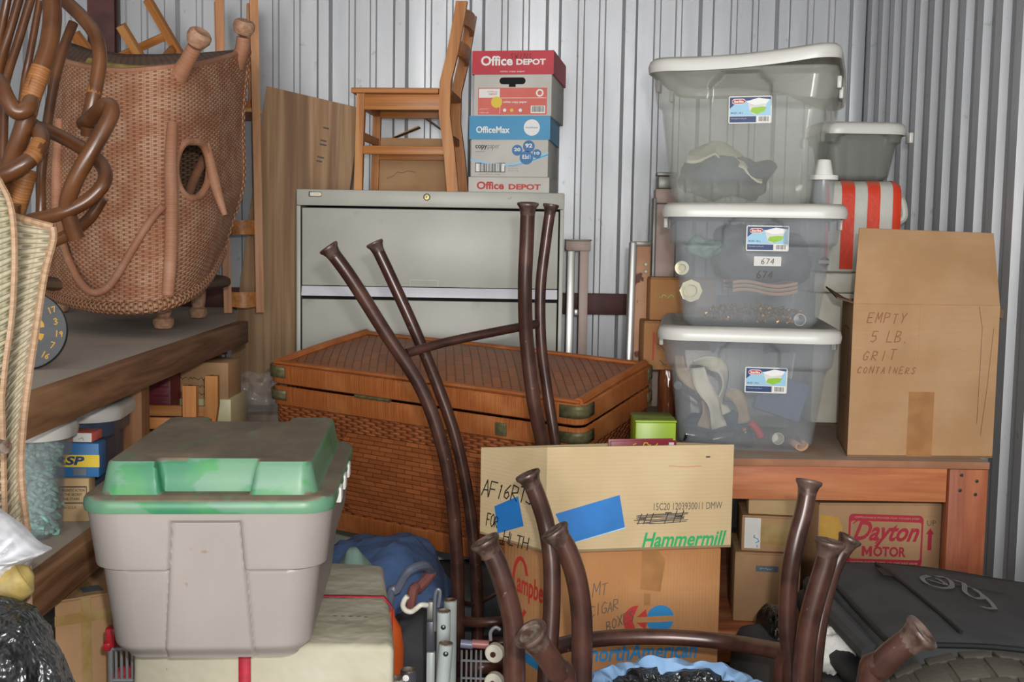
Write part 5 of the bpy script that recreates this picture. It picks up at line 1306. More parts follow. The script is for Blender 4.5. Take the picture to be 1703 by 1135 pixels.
steel_frame('stool_frame', 'brown steel stool frame upside down in the foreground with the widest spread feet', [
    ([(879, 793, 2.10), (893, 825, 2.10), (908, 872, 2.10), (917, 930, 2.09), (918, 1000, 2.08), (914, 1070, 2.07), (908, 1130, 2.06)], .0168),
    ([(884, 1057, 1.56), (905, 1085, 1.57), (925, 1115, 1.58), (940, 1150, 1.59)], .0178),
    ([(1345, 805, 2.02), (1337, 850, 2.01), (1321, 910, 2.00), (1312, 970, 2.00), (1310, 1040, 2.0), (1316, 1130, 2.0)], .0162),
    ([(1530, 1055, 1.44), (1492, 1082, 1.45), (1465, 1108, 1.46), (1446, 1140, 1.47)], .0178)],
    [([(1306, 1084, 2.0), (1300, 1105, 2.01), (1297, 1145, 2.02)], .0135, False),
    ([(905, 1082, 2.07), (960, 1068, 2.12), (1040, 1060, 2.15), (1130, 1061, 2.15), (1220, 1070, 2.12), (1310, 1086, 2.0)], .0155, False)], True, group='upturned stool frames in the foreground')
steel_frame('stool_frame', 'brown steel stool frame upside down in the foreground, nested inside the wider one', [
    ([(924, 887, 1.90), (941, 912, 1.90), (958, 960, 1.90), (967, 1020, 1.90), (968, 1080, 1.9), (967, 1140, 1.9)], .0182),
    ([(808, 904, 1.80), (825, 935, 1.80), (842, 985, 1.80), (854, 1040, 1.8), (856, 1090, 1.8), (856, 1140, 1.8)], .0172),
    ([(1380, 906, 1.90), (1372, 940, 1.9), (1357, 990, 1.9), (1345, 1040, 1.9), (1338, 1090, 1.9), (1335, 1140, 1.9)], .0182),
    ([(1412, 899, 2.02), (1393, 932, 2.02), (1378, 970, 2.01), (1362, 1040, 1.99), (1352, 1140, 1.98)], .0150)],
    [(hp(1100, 1100, 1.9, .27, .13, .20), .013, True)], True, group='upturned stool frames in the foreground')

# ------------------------------------------------------------------ blue lined basket
q = P(1122, 1120, 1.96); tz = .398
t = thing('laundry_basket', 'round basket with light blue ruffled liner among the foreground stool legs', 'basket', (q.x, 1.93, 0))
bm = NB(); rr = lambda th: .148+.003*math.sin(th*13)
def ring(r, z, amp, k, zamp=0): return [V(((r+amp*math.sin(k*a+1)+amp*.5*math.sin(k*1.7*a))*math.cos(a), (r+amp*math.sin(k*a+1)+amp*.5*math.sin(k*1.7*a))*math.sin(a)*.86, z+zamp*math.sin(k*a*.5+2)+zamp*.6*math.sin(k*1.3*a))) for a in [2*PI*i/216 for i in range(216)]]
sheet(bm, [ring(.10, .0, 0, 5), ring(.115, .10, 0, 5), ring(.128, .25, 0, 5), ring(.135, tz-.06, 0, 9)], closeu=True); vs = None
b_ = obj('body', bm, M['tan'], t, solid=.004)
bm = NB(); sheet(bm, [ring(.140, tz-.085, .003, 14, .004), ring(.152, tz-.05, .004, 14, .002), ring(.157, tz-.015, .004, 14, .003), ring(.150, tz+.006, .004, 14, .003), ring(.138, tz+.010, .004, 14, .004), ring(.124, tz+.002, .003, 17, .003), ring(.112, tz-.016, .003, 17, .002)], closeu=True); obj('liner', bm, M['liner'], t)
bm = NB(); sheet(bm, [ring(.124, tz-.002, .005, 12, .004), ring(.10, tz-.004, .008, 11, .008), ring(.06, tz-.03, .008, 9, .01), ring(.03, tz-.05, .006, 7, .008)], closeu=True)
o = obj('bin_bag', bm, M['bagfilm']); o.location = t.location; tag(o, 'dark plastic bag lining inside the light blue ruffled basket', 'plastic bag')

# ------------------------------------------------------------------ grey tote with green lid, on the wrapped crate
CT = .507
cFR = P(657, 1080, 1.85); cBR = P(640, 937, 2.33); cFL = P(233, 1062, 1.90); cBL = V((cFL.x+.02, 2.40, 0))
CT = (cFR.z+cBR.z)/2
o_ = V((cFL.x, 1.9, 0)); t = thing('wrapped_crate', 'tarp wrapped crate with red strap under the grey tote', 'crate', o_)
pl = [V((p.x, p.y, 0))-V((o_.x, o_.y, 0)) for p in (V((cFL.x, 1.86, 0)), cFR, cBR, V((cFL.x, 2.36, 0)))]
bm = NB(); hexa(bm, pl+[p+V((0, 0, CT)) for p in pl], .012, 3)
bmesh.ops.subdivide_edges(bm, edges=[e for e in bm.edges if e.calc_length() > .1], cuts=7, use_grid_fill=True)
for v in bm.verts:
    if v.co.z > .1: v.co += V((noise.noise(v.co*9), noise.noise(v.co*9+V((5, 0, 0))), noise.noise(v.co*7+V((0, 8, 0)))))*.004
obj('tarp', bm, M['canvas'], t, ang=50)
def sp(pts, wd, name='strap', par=t, mat=M['redstrap'], off=(0, 0, 0)):
    bm = NB(); rows = []
    for p, s_ in pts: rows.append([p-V(s_)*wd/2, p+V(s_)*wd/2])
    sheet(bm, rows); return obj(name, bm, mat, par, solid=.0016)
lz = PZ(500, 995, CT).y-o_.y
sp([(V((pl[0].x-.004, lz, CT+.004)), (0, 1, 0)), (V(((pl[1].x+pl[2].x)/2-.012, lz+.0, CT+.005)), (0, 1, 0)), (V(((pl[1].x+pl[2].x)/2+.004, lz, CT-.014)), (0, 1, 0)), (V(((pl[1].x+pl[2].x)/2+.006, lz, .02)), (0, 1, 0))], .011)
fxm = P(411, 1120, 1.87).x-o_.x; rx_ = (fxm-pl[0].x)/(pl[1].x-pl[0].x); yf = pl[0].y+(pl[1].y-pl[0].y)*rx_
sp([(V((fxm-.006, yf+.4, CT+.005)), (1, 0, 0)), (V((fxm, yf+.014, CT+.005)), (1, 0, 0)), (V((fxm, yf-.004, CT-.014)), (1, 0, 0)), (V((fxm, yf-.006, .02)), (1, 0, 0))], .02)
hand(t, '-----', M['fadedblack'], facem((PZ(553, 1031, CT)-o_)+V((0, 0, .004)), (1, -.03, 0), (0, 1, 0)), 0, 0, .012, .014, 0, .003)
# tote
fl, fr_ = P(183, 1104, 1.775), P(487, 1112, 1.775)
tzr = P(350, 840, 1.745).z
HB = tzr-CT-.004
cxm = (P(152, 840, 1.745).x+P(552, 848, 1.745).x)/2; W1 = P(547, 848, 1.745).x-P(157, 840, 1.745).x; W0 = fr_.x-fl.x
D1, D0 = .50, .43
rzt = .075
t = thing('storage_tote', 'grey plastic tote with dusty green lid on the tarp wrapped crate', 'tote', (cxm-.027, 1.745+D1/2, CT+.005), rzt)
def toff(s, c, v, w_, d_):
    hw = W1*.14+W1*.05*(1-v)
    if s in (0, 2):
        sh_ = .010*sst(.585, .60, v)
        pan = 1-sst(hw-.002, hw+.002, abs(c))
        inpan = pan if v < .90 else 0
        up_ = sst(.895, .905, v)
        gv = .0035*math.exp(-((abs(c)-hw)/.003)**2)*(1-up_) + .003*math.exp(-((v-.583)/.008)**2)*(1-pan)
        return sh_*(1-pan*(1-up_)) + pan*.004*(1-up_) - gv
    return .010*sst(.585, .60, v)
bm = NB(); shell(bm, W0+.012, D0+.03, W1, D1, HB, .045, toff, 100, 110)
body = obj('body', bm, M['tote'], t, solid=.003, ang=40)
# lid
bm = NB(); nx, ny = 110, 100; LW, LD = W1+.022, D1+.022; rr_ = .05
def sq(a, b):
    x, y = a*LW/2, b*LD/2
    cx, cy = LW/2-rr_, LD/2-rr_
    if abs(x) > cx and abs(y) > cy:
        dx, dy = (abs(x)-cx)/rr_, (abs(y)-cy)/rr_; m = max(dx, dy); l = math.hypot(dx, dy)
        if l > 0: dx, dy = dx*m/l, dy*m/l
        x, y = math.copysign(cx+dx*rr_, x), math.copysign(cy+dy*rr_, y)
    return x, y
def plz(x, y):
    ix, iy = LW/2-.024, LD/2-.022
    dx, dy = ix-abs(x), iy-abs(y)
    nd = .026 if y < 0 else .05
    nw = .068
    xo = x+.004
    dn = max(abs(xo)-nw, (iy-nd)-abs(y))
    d = min(dx, dy, dn)
    if min(dx, dy) > 0 and dx < .03 and dy < .03:
        d = min(d, .03-math.hypot(.03-dx, .03-dy))
    z = .050*sst(-.001, .013, d)
    z += .0035*math.sin(x*22)*math.sin(y*15+.6)*sst(.01, .05, d)
    ex_ = min(LW/2-abs(x), LD/2-abs(y)); z += .006*(1-sst(.0, .016, ex_))*0+ .004*sst(0, .02, ex_)
    return z
g = []
for j in range(ny+1):
    row = []
    for i in range(nx+1):
        x, y = sq(-1+2*i/nx, -1+2*j/ny); row.append(bm.verts.new((x, y, plz(x, y))))
    g.append(row)
for j in range(ny):
    for i in range(nx): bm.faces.new((g[j][i], g[j][i+1], g[j+1][i+1], g[j+1][i]))
loop = [g[0][i] for i in range(nx)]+[g[j][nx] for j in range(ny)]+[g[ny][i] for i in range(nx, 0, -1)]+[g[j][0] for j in range(ny, 0, -1)]
prev = loop
for o1, dz in ((.003, -.004), (.004, -.014), (.002, -.021), (-.006, -.023)):
    cur = [bm.verts.new(v.co+V((v.co.x, v.co.y, 0)).normalized()*o1+V((0, 0, dz-v.co.z))) for v in loop]
    for i in range(len(loop)):
        k = (i+1) % len(loop); bm.faces.new((prev[i], cur[i], cur[k], prev[k]))
    prev = cur
lid = obj('lid', bm, M['greenlid'], t, 'green lid thick with brown dust', ang=55); lid.location.z = HB+.008
for yy in (-.12, -.02, .08):
    bm = NB(); box(bm, LW/2-.006, LW/2+.007, yy-.022, yy+.014, HB-.024, HB+.002, .003); obj('latch_tab', bm, M['white'], t, 'white latch tab at the lid edge')

# ------------------------------------------------------------------ pile under the trunk
lump('denim_cloth', 'blue cloth bundle squeezed under the left end of the wicker chest', 'cloth', (-.335, 3.0, .172), (.20, .34, .172), M['bluecloth'], amp=.04, freq=7, seed=2, e=.8, flatb=-.169)
lump('teal_cloth', 'pale teal cloth peeking between tote and blue bundle', 'cloth', (-.352, 2.53, .24), (.045, .07, .24), M['tealcloth'], amp=.02, freq=9, seed=7, e=.8, flatb=-.236)
# dark suitcase standing behind the stool and frame tubes
A, B = P(655, 1060, 2.98), P(850, 1060, 2.92)
st = thing('suitcase', 'dark fabric suitcase lying tilted under the wicker chest behind the grey tubes', 'suitcase', (P(750, 1060, 2.9).x, 3.165, 0), -.05)
bm = NB(); rows = []
for e, z in ((.03, 0), (.008, .01), (0, .035), (0, .15), (.008, .185), (.035, .20)):
    rows.append([V((p[0]-p[2]*e, p[1]-p[3]*e, z+.03*sst(-.2, .2, p[0]))) for p in rrect(.40, .46, .05, 10, 6)])
vs = sheet(bm, rows, closeu=True); bm.faces.new(vs[0][::-1]); bm.faces.new(vs[-1]); obj('body', bm, M['blackfab'], st, ang=60)
for z in (.05, .13): 
    bm = NB(); tube(bm, [V((p[0]+p[2]*.001, p[1]+p[3]*.001, z+.03*sst(-.2, .2, p[0]))) for p in rrect(.40, .46, .05, 10, 6)], .004, 6, 1, close=True, smooth=False); obj('piping', bm, M['piping'], st)
fmS = facem((-.2, -.232, .02), (1, 0, 0), (0, 0, 1))
strokes(st, 'stitching', M['fadedblack'], fmS, [[(.06, .06), (.34, .10)], [(.06, .10), (.34, .14)], [(.26, .05), (.27, .16)], [(.31, .06), (.32, .16)]], .0012, n=.002)
lump('dark_bag', 'black soft bag slumped beside the suitcase behind the grey tubes', 'bag', (P(700, 1050, 2.6).x, 2.58, .15), (.085, .14, .15), M['blackfab'], amp=.03, freq=8, seed=21, e=.7, flatb=-.148)
q_ = P(652, 1060, 2.40); bm = NB(); lathe(bm, [(.03, 0), (.034, .01), (.034, .28), (.028, .32), (.014, .345), (.013, .36)], 20); o = obj('orange_bottle', bm, M['orange']); o.location = (q_.x-.012, 2.44, 0); tag(o, 'orange plastic bottle peeking out right of the wrapped crate', 'bottle')
# bent tube handles
t = thing('bent_tube_handle', 'grey blue bent tube handle under the wicker chest beside the blue cloth', 'handle', (P(690, 960, 2.68).x, 2.7, 0))
bm = NB(); q = L(t, [P(648, 1000, 2.66), P(660, 982, 2.66), P(676, 955, 2.66), P(690, 945, 2.67), P(708, 942, 2.70), P(718, 952, 2.74)]); q = [V((q[0].x-.01, q[0].y, 0))]+q; tube(bm, q, .0115, 10); obj('tube', bm, M['hosegrey'], t)
bm = NB(); q = L(t, [P(718, 952, 2.74), P(708, 966, 2.72), P(695, 980, 2.70), P(684, 1000, 2.68)])+[V((-.03, -.02, 0))]; tube(bm, q, .013, 10); obj('grip', bm, M['pinktube'], t, 'dull reddish grip')
# grey folded tube frame with hook
t = thing('folded_tube_frame', 'pale grey folded tube frame with open ends and a hook beside the wrapped crate', 'folding frame', (P(740, 1135, 2.2).x, 2.2, 0))
def gt(px, py, Y, r, n_, lean=(0, 0), mat='tubegrey'):
    p = P(px, py, Y)-t.location; bm = NB(); b = V((p.x+lean[0], p.y+lean[1], 0)); d = (p-b).normalized()
    bm = NB(); tube(bm, [b, b.lerp(p, .5), p], r, 18, 4, cap=False)
    o = obj(n_, bm, M[mat], t)
    bm = NB(); lathe(bm, [(r, -.002), (r, 0), (r*.86, .0005), (r*.84, -.012)], 20, axis(p, d), False, True); obj('open_end', bm, M['worn'], o)
    return o, p, d
gt(749, 998, 2.25, .0135, 'tube'); 
for a in ((738, 1016, 2.17, .0135, (-.0, 0), 1040), (742, 1070, 2.10, .0135, (-.03, 0), 1084)):
    o, p, d = gt(a[0], a[1], a[2], a[3], 'tube', a[4]); c_ = P(a[0], a[5], a[2])-t.location
    bm = NB(); lathe(bm, [(.005, 0), (.005, .002), (.002, .004)], 12, axis((c_.x, c_.y-.0125, c_.z), (0, -1, 0))); obj('rivet', bm, M['glide'], o)
gt(658, 1128, 2.0, .0145, 'tube'); gt(679, 1114, 2.06, .0145, 'tube', (0, 0), 'darkgrey')
c_ = P(675, 1128, 2.0)-t.location; bm = NB(); lathe(bm, [(.006, 0), (.006, .003), (.003, .004)], 12, axis((c_.x, c_.y-.0, c_.z), (0, -1, 0))); obj('rivet', bm, M['white'], t)
for (x0, x1, y0, y1, m, Y) in ((709, 724, 1033, 1083, 'darkgrey', 2.2), (710, 724, 1000, 1032, 'greyplate', 2.22)):
    a, b = P(x0, y1, Y)-t.location, P(x1, y0, Y)-t.location; bm = NB(); box(bm, a.x, b.x, a.y-.008, a.y+.008, a.z, b.z, .003); obj('bracket', bm, M[m], t)
a, b = P(709, 1135, 2.2)-t.location, P(724, 1084, 2.2)-t.location; bm = NB(); box(bm, a.x, b.x, a.y-.008, a.y+.008, 0, b.z, .003); obj('flat_bar', bm, M['tubegrey'], t)
bm = NB(); tube(bm, [p-t.location for p in (P(723, 1050, 2.19), P(723, 1000, 2.19), P(727, 982, 2.19), P(732, 986, 2.19), P(729, 1010, 2.19))], .0035, 8); obj('wire_clip', bm, M['steelblue'], t)
bm = NB(); tube(bm, [p-t.location for p in (P(710, 1007, 2.2), P(700, 1007, 2.19), P(692, 1013, 2.19), P(684, 1018, 2.18), P(675, 1016, 2.18), P(670, 1008, 2.18), P(673, 998, 2.18), P(678, 992, 2.18))], .0052, 12); obj('hook', bm, M['ivory'], t, 'off white open hook')
# little wheeled cart behind the stool legs
t = thing('wire_cart', 'wire cart with pink and grey handle bar and white caster behind the stool legs', 'cart', (P(795, 1100, 2.42).x, 2.42, 0))
for x0, x1, m in ((766, 786, 'hosegrey'), (785, 813, 'pinktube')):
    bm = NB(); tube(bm, [P(x0, 1071, 2.42)-t.location, P(x1, 1073, 2.42)-t.location], .0095, 12, 3); obj('handle_grip', bm, M[m], t)
for k in range(5):
    p = P(768+k*8, 1082, 2.44)-t.location; bm = NB(); tube(bm, [V((p.x, p.y, 0)), p], .0026, 6, 2); obj('wire', bm, M['wire'], t)
for py in (1099, 1128): 
    bm = NB(); tube(bm, [P(766, py, 2.44)-t.location, P(815, py+2, 2.44)-t.location], .0026, 6, 2); obj('wire', bm, M['wire'], t)
for k, (px, py) in enumerate(((823, 1086), (822, 1134))):
    p = P(px, py, 2.38)-t.location
    bm = NB(); lathe(bm, [(.018, -.010), (.020, -.008), (.020, .008), (.018, .010)], 28, axis(p, (-.3, -1, 0))); o = obj('caster', bm, M['ivory'], t, 'ivory caster wheel')
    bm = NB(); lathe(bm, [(.006, 0), (.006, .003)], 14, axis(p+V((-.0035, -.012, 0)), (-.3, -1, 0))); obj('axle', bm, M['bronze'], o)
bm = NB(); tube(bm, [p-t.location for p in (P(816, 1066, 2.42), P(816, 1052, 2.42), P(824, 1044, 2.42), P(832, 1048, 2.42))], .004, 8); obj('wire_loop', bm, M['wire'], t)
# red clipped wire cart left of the crate
t = thing('shopping_cart', 'grey wire shopping cart with red corner clip between tote and taped carton', 'cart', (P(205, 1100, 1.98).x, 1.98, 0))
a = P(180, 1062, 1.97)-t.location
bm = NB(); box(bm, a.x-.006, a.x+.012, -.012, .012, a.z-.018, a.z+.018, .004); obj('corner_clip', bm, M['redplastic'], t)
bm = NB(); box(bm, a.x-.010, a.x+.004, -.014, .014, a.z-.024, a.z-.008, .004); obj('corner_clip', bm, M['redplastic'], t)
for k in range(6):
    p = P(184+k*9, 1078, 1.98)-t.location; bm = NB(); tube(bm, [V((p.x, p.y, 0)), p], .0028 if k else .005, 8, 2); obj('wire', bm, M['wire'], t)
for py in (1080, 1132):
    bm = NB(); tube(bm, [P(182, py, 1.98)-t.location, P(232, py, 1.98)-t.location], .004, 8, 2); obj('wire', bm, M['wire'], t)
bm = NB(); blob(bm, P(212, 1120, 2.02)-t.location-V((0, 0, .12)), (.035, .012, .13), .6, .004, 12, 5); o = obj('red_cloth', bm, M['redplastic']); o.location = t.location+V((0, .008, 0)); tag(o, 'dark red cloth inside the wire shopping cart', 'cloth')

# ------------------------------------------------------------------ left front: bags, cushion, taped carton
A, B = P(92, 1100, 2.10), P(188, 1095, 2.16)
tz = P(140, 985, 2.16).z
pl = [A, B, B+V((-.03, .26, 0)), A+V((-.05, .26, 0))]
t, q, H = quad_carton('taped_carton', 'brown carton bound with yellowed tape below the lower left shelf', pl, 0, tz, M['kraft_dusty'] if False else M['kraft_old'])
fr, lf, rt = faces_of(q); Wf = (q[1]-q[0]).length
rect(t, 'tape_strip', M['tape_clear'], fr, 0, Wf, H-.05, H-.03, .0008, 'yellowed tape band'); rect(t, 'tape_strip', M['tape_clear'], fr, Wf*.45, Wf*.62, 0, H-.002, .0011)
rect(t, 'tape_strip', M['tape_clear'], facem(q[0]+V((0, 0, H)), (q[1]-q[0]), (q[3]-q[0])), Wf*.5, Wf*.8, .0, .26, .0008)
fmT = facem(q[0]+V((0, 0, H)), (q[1]-q[0]), (q[3]-q[0])); rect(t, 'label_scrap', M['steelblue'], fmT, Wf*.55, Wf*.9, .02, .06, .0012)
# black bin bag
c = P(10, 1180, 1.42); lump('bin_bag', 'shiny black plastic bag in the lower left corner', 'plastic bag', (-.672, 1.40, .352), (.135, .105, .352), M['bagfilm'], amp=.022, freq=8, seed=5, e=.8, nu=90, nv=70, ridged=.5, flatb=-.348)
# mustard bolster on the bag and white bag above it
t = None
pa, pb = P(-60, 1020, 1.44), P(44, 956, 1.47)
base = (pa+pb)/2; bm = NB(); d = (pb-pa)
tube(bm, [pa-base-d*.5, pa-base, V((0, 0, 0)), (pb-base)*.85, pb-base, pb-base+d*.10], [.024, .026, .027, .026, .021, .008], 18, 6)
for v in bm.verts: v.co += v.normal*.0+V((noise.noise(v.co*22), noise.noise(v.co*22+V((3, 0, 0))), noise.noise(v.co*22+V((0, 4, 0)))))*.003
o = obj('bolster', bm, M['mustard']); o.location = base; tag(o, 'mustard yellow bolster roll lying on the black plastic bag', 'bolster')
c = P(0, 915, 1.60)
bm = NB(); rows = []
outl = [(-70, 830), (-20, 838), (10, 852), (38, 873), (58, 893), (74, 906), (87, 913), (72, 922), (58, 928), (44, 945), (20, 962), (-10, 985), (-60, 1000)]
cen = P(-15, 915, 1.49)
dense = smooth_pts([P(x, y, 1.50)-cen for x, y in outl], 8, True)
for k in range(26):
    f = 1-k/25*.98; dy = -.085*math.sqrt(max(0, 1-f*f))
    row = []
    for i, p in enumerate(dense):
        q_ = p*f; a_ = math.atan2(q_.z, q_.x)
        fold = .5-abs(noise.noise(V((a_*3.2, f*2.5, 3))))*2
        q_ = q_+V((0, dy, 0))+V((.2, -1, .25))*(.022*fold*min(1, (1-f)*5+.1)+.010*noise.noise(q_*38))
        row.append(q_)
    rows.append(row)
back = [[p*.6+V((0, .035, 0)) for p in dense], [p*.05+V((0, .045, 0)) for p in dense]]
rows = rows[::-1]+back
sheet(bm, rows, closeu=True); bmesh.ops.recalc_face_normals(bm, faces=bm.faces)
o = obj('white_sack', bm, M['whitefilm'], None, ang=60); o.location = cen; tag(o, 'white plastic sack with pointed corner at the left edge above the mustard roll', 'sack')
# end of a brown pole
p = P(2, 744, 1.40); bm = NB(); tube(bm, [V((-.55, .40, -.009)), V((-.2, .145, -.003)), V((.006, 0, 0))], [.009, .009, .0085], 12, 4); o = obj('pole', bm, M['worn']); o.location = p; tag(o, 'brown pole end poking in at the left edge by the pale wicker', 'pole')

# ------------------------------------------------------------------ pale wicker screen, two leaves
t = thing('wicker_screen', 'pale woven wicker screen with two curved leaves at the left edge', 'screen', (P(40, 600, 1.6).x, 1.62, 0))
def leaf(left, right, mat, bow, name, Yl, Yr):
    bm = NB(); rows = []
    ys = [p[1] for p in left]
    for (xl, yl), (xr, yr) in zip(left, right):
        a, b = P(xl, yl, Yl), P(xr, yr, Yr)
        rows.append([a.lerp(b, u/8)+V((0, -bow*math.sin(PI*u/8), 0))-t.location for u in range(9)])
    e = rows[-1]; 
    rows.append([V((p.x*.0+e[i].x+(0), p.y, .0)) for i, p in enumerate(e)])
    cols = list(zip(*rows)); sm = [smooth_pts(c_[:-1], 5)+[c_[-1]] for c_ in cols]
    rows2 = [list(r) for r in zip(*sm)]
    sheet(bm, rows2); o = obj(name, bm, mat, t, solid=.006, ang=60)
    for cidx in (0, -1):
        bm = NB(); tube(bm, [r[cidx]+V((0, -.002, 0)) for r in rows2], .0055, 8, 1, smooth=False); obj('edge_braid', bm, M['pale_braid'], o)
    bm = NB(); tube(bm, rows2[0], .0055, 8, 1, smooth=False); obj('edge_braid', bm, M['pale_braid'], o)
    return o
leaf([(16, 357), (16, 400), (14, 480), (10, 580), (6, 680), (3, 770), (8, 850), (10, 900)], [(88, 378), (89, 400), (75, 455), (62, 540), (50, 620), (40, 700), (36, 790), (46, 880)], M['palewick2'], .012, 'leaf', 1.62, 1.60)
leaf([(-50, 280), (-50, 360), (-50, 460), (-50, 560), (-50, 640), (-50, 700)], [(-2, 300), (18, 345), (24, 420), (20, 520), (9, 600), (3, 660)], M['palewick'], .02, 'leaf', 1.56, 1.57)

# ------------------------------------------------------------------ dark rattan armchair on the near end of the shelf
t = thing('rattan_armchair', 'dark bent rattan armchair with looping arms and cane bindings at the upper left', 'chair', (P(70, 300, 2.4).x, 2.4, SU))
def rp(name, pts, r, mat='rattan', lab=None):
    q = [P(*p)-t.location for p in pts]; bm = NB(); tube(bm, q, r, 12, 8)
    return obj(name, bm, M[mat], t, lab)
rp('arm_loop', [(60, -60, 2.50), (100, -8, 2.46), (137, 29, 2.43), (158, 58, 2.4), (166, 92, 2.38), (163, 124, 2.37), (156, 159, 2.36), (148, 195, 2.36), (146, 225, 2.37)], .0145)
rp('arm_loop', [(140, 206, 2.38), (153, 196, 2.34), (172, 178, 2.31), (184, 178, 2.30), (184, 192, 2.29), (171, 218, 2.28), (148, 258, 2.27), (124, 302, 2.27), (112, 340, 2.28), (118, 372, 2.29), (127, 396, 2.30)], .0165)
rp('arm_loop', [(62, 212, 2.40), (90, 222, 2.38), (130, 243, 2.36), (158, 262, 2.34), (174, 284, 2.32), (172, 306, 2.30), (150, 330, 2.29), (120, 348, 2.28), (92, 358, 2.28), (55, 366, 2.30), (30, 372, 2.36)], .0145)
rp('arm_loop', [(170, 330, 2.36), (148, 364, 2.36), (114, 390, 2.37), (88, 402, 2.38), (60, 415, 2.4)], .0125)
rp('back_post', [(84, -20, 2.36), (87, 30, 2.34), (80, 80, 2.32), (66, 120, 2.30), (52, 160, 2.29), (40, 210, 2.29), (22, 262, 2.30), (4, 310, 2.32), (-6, 400, 2.36), (-6, 560, 2.4)], .0185)
o = rp('arm_loop', [(-30, 110, 2.28), (0, 140, 2.26), (12, 165, 2.25), (28, 186, 2.25), (46, 180, 2.26), (52, 168, 2.28)], .016)
rp('arm_loop', [(50, 206, 2.34), (66, 222, 2.30), (66, 245, 2.27), (50, 265, 2.25), (28, 280, 2.24), (4, 292, 2.24), (-30, 304, 2.26)], .0165)
for pts, r in (([(14, -10, 2.55), (6, 30, 2.55), (-4, 80, 2.54)], .009), ([(34, -10, 2.56), (20, 40, 2.55), (4, 90, 2.54), (-6, 130, 2.52)], .0095), ([(54, -10, 2.57), (30, 70, 2.55), (14, 120, 2.53), (8, 160, 2.5), (4, 300, 2.46)], .0095), ([(66, 2, 2.58), (50, 90, 2.56), (40, 140, 2.55), (28, 250, 2.5)], .008), ([(122, 38, 2.50), (104, 86, 2.48), (88, 150, 2.46), (74, 240, 2.44), (68, 300, 2.43), (68, 350, 2.42), (62, 480, 2.42), (58, 575, 2.42)], .0105), ([(26, 20, 2.6), (8, 90, 2.6), (-8, 150, 2.6)], .008)):
    rp('spindle', pts, r)
rp('seat_rail', [(46, 282, 2.36), (38, 312, 2.36), (26, 352, 2.37), (16, 390, 2.38)], .02, 'rattan_wrap', 'orange tan cane wound rail')
rp('cane_binding', [(69, 113, 2.302), (60, 138, 2.295), (51, 163, 2.290), (45, 188, 2.289)], .0197, 'rattan_wrap', 'light cane binding')
rp('cane_binding', [(66, 238, 2.275), (58, 256, 2.258), (50, 265, 2.25)], .0174, 'rattan_wrap', 'light cane binding')
rp('cane_binding', [(159, 143, 2.366), (156, 158, 2.36)], .0152, 'rattan_wrap', 'light cane binding')
for px in (-20, 24): rp('leg', [(px, 340, 2.34), (px-1, 480, 2.4), (px, 596, 2.42)], .012)

# ------------------------------------------------------------------ dartboard
c = P(38, 553, 2.34); R_d = .088
t = thing('dartboard', 'small dark round dartboard with ochre numbers leaning behind the pale screen', 'dartboard', (c.x, 2.35, SU))
R_d = (c.z-SU)+.004
fmD = facem((0, 0, R_d), (.96, .28, 0), (0, .16, 1))
bm = NB(); Mx = fmD.copy(); lathe(bm, [(R_d*.97, -.02), (R_d, -.016), (R_d, -.004), (R_d*.97, 0)], 48, Mx); bmesh.ops.translate(bm, verts=bm.verts, vec=(0, 0, 0)); obj('board', bm, M['dart'], t)
for k, nn in enumerate(('20', '1', '18', '4', '13', '6', '10', '15', '2', '17', '3', '19', '7', '16', '8', '11', '14', '9', '12', '5')):
    a = math.radians(38-23*(k-9)) if 7 <= k <= 14 else None
    if a is None: continue
    p = fmD @ V((R_d*.80*math.cos(a), R_d*.80*math.sin(a), 0)); hand(t, nn, M['dartnum'], facem(p, fmD.to_3x3() @ V((math.cos(a*.5), math.sin(a*.5), 0)), fmD.to_3x3() @ V((-math.sin(a*.5), math.cos(a*.5), 0))), -.008, -.005, .0115, .009, 0, .0022, name='number')
for k in range(8):
    a0 = math.radians(9+45*k); pts = [(R_d*r_*math.cos(a0+da), R_d*r_*math.sin(a0+da)) for r_, da in ((.25, 0), (.46, 0), (.47, .2), (.46, .39), (.25, .39))]
    poly(t, 'segment', M['dartnum'], fmD, pts, .0006)

# ------------------------------------------------------------------ pinkish wicker chair, upside down, on an upright one
t = thing('wicker_armchair', 'pinkish woven wicker armchair turned upside down on the left shelf', 'chair', (P(240, 520, 3.3).x, 3.35, SU+.07))
US = [0, .2, .42, .66, .84, 1.0]
TOPX = [(84, 92, 3.50), (128, 108, 3.30), (200, 118, 3.20), (286, 112, 3.22), (345, 104, 3.38), (412, 84, 3.68)]
M1 = [(80, 200, 3.50), (126, 210, 3.27), (202, 214, 3.17), (286, 210, 3.18), (350, 204, 3.36), (401, 196, 3.66)]
M2 = [(72, 330, 3.48), (122, 334, 3.25), (204, 336, 3.13), (286, 332, 3.15), (354, 322, 3.34), (402, 300, 3.62)]
M3 = [(72, 420, 3.46), (126, 428, 3.22), (206, 432, 3.11), (288, 424, 3.13), (352, 396, 3.32), (384, 366, 3.58)]
BOT = [(76, 488, 3.46), (134, 505, 3.22), (206, 513, 3.10), (284, 503, 3.13), (336, 472, 3.32), (368, 418, 3.56)]
cols = []
NU = 88
def resample(row, n):
    q = smooth_pts([P(*p) for p in row], 20); return [q[int(round(i*(len(q)-1)/n))] for i in range(n+1)]
rs = [resample(r, NU) for r in (TOPX, M1, M2, M3, BOT)]
rows = [list(r) for r in zip(*[smooth_pts(list(c_), 18) for c_ in zip(*rs)])]
org = t.location
bm = NB(); lr = [[p-org for p in r] for r in rows]
sheet(bm, lr)
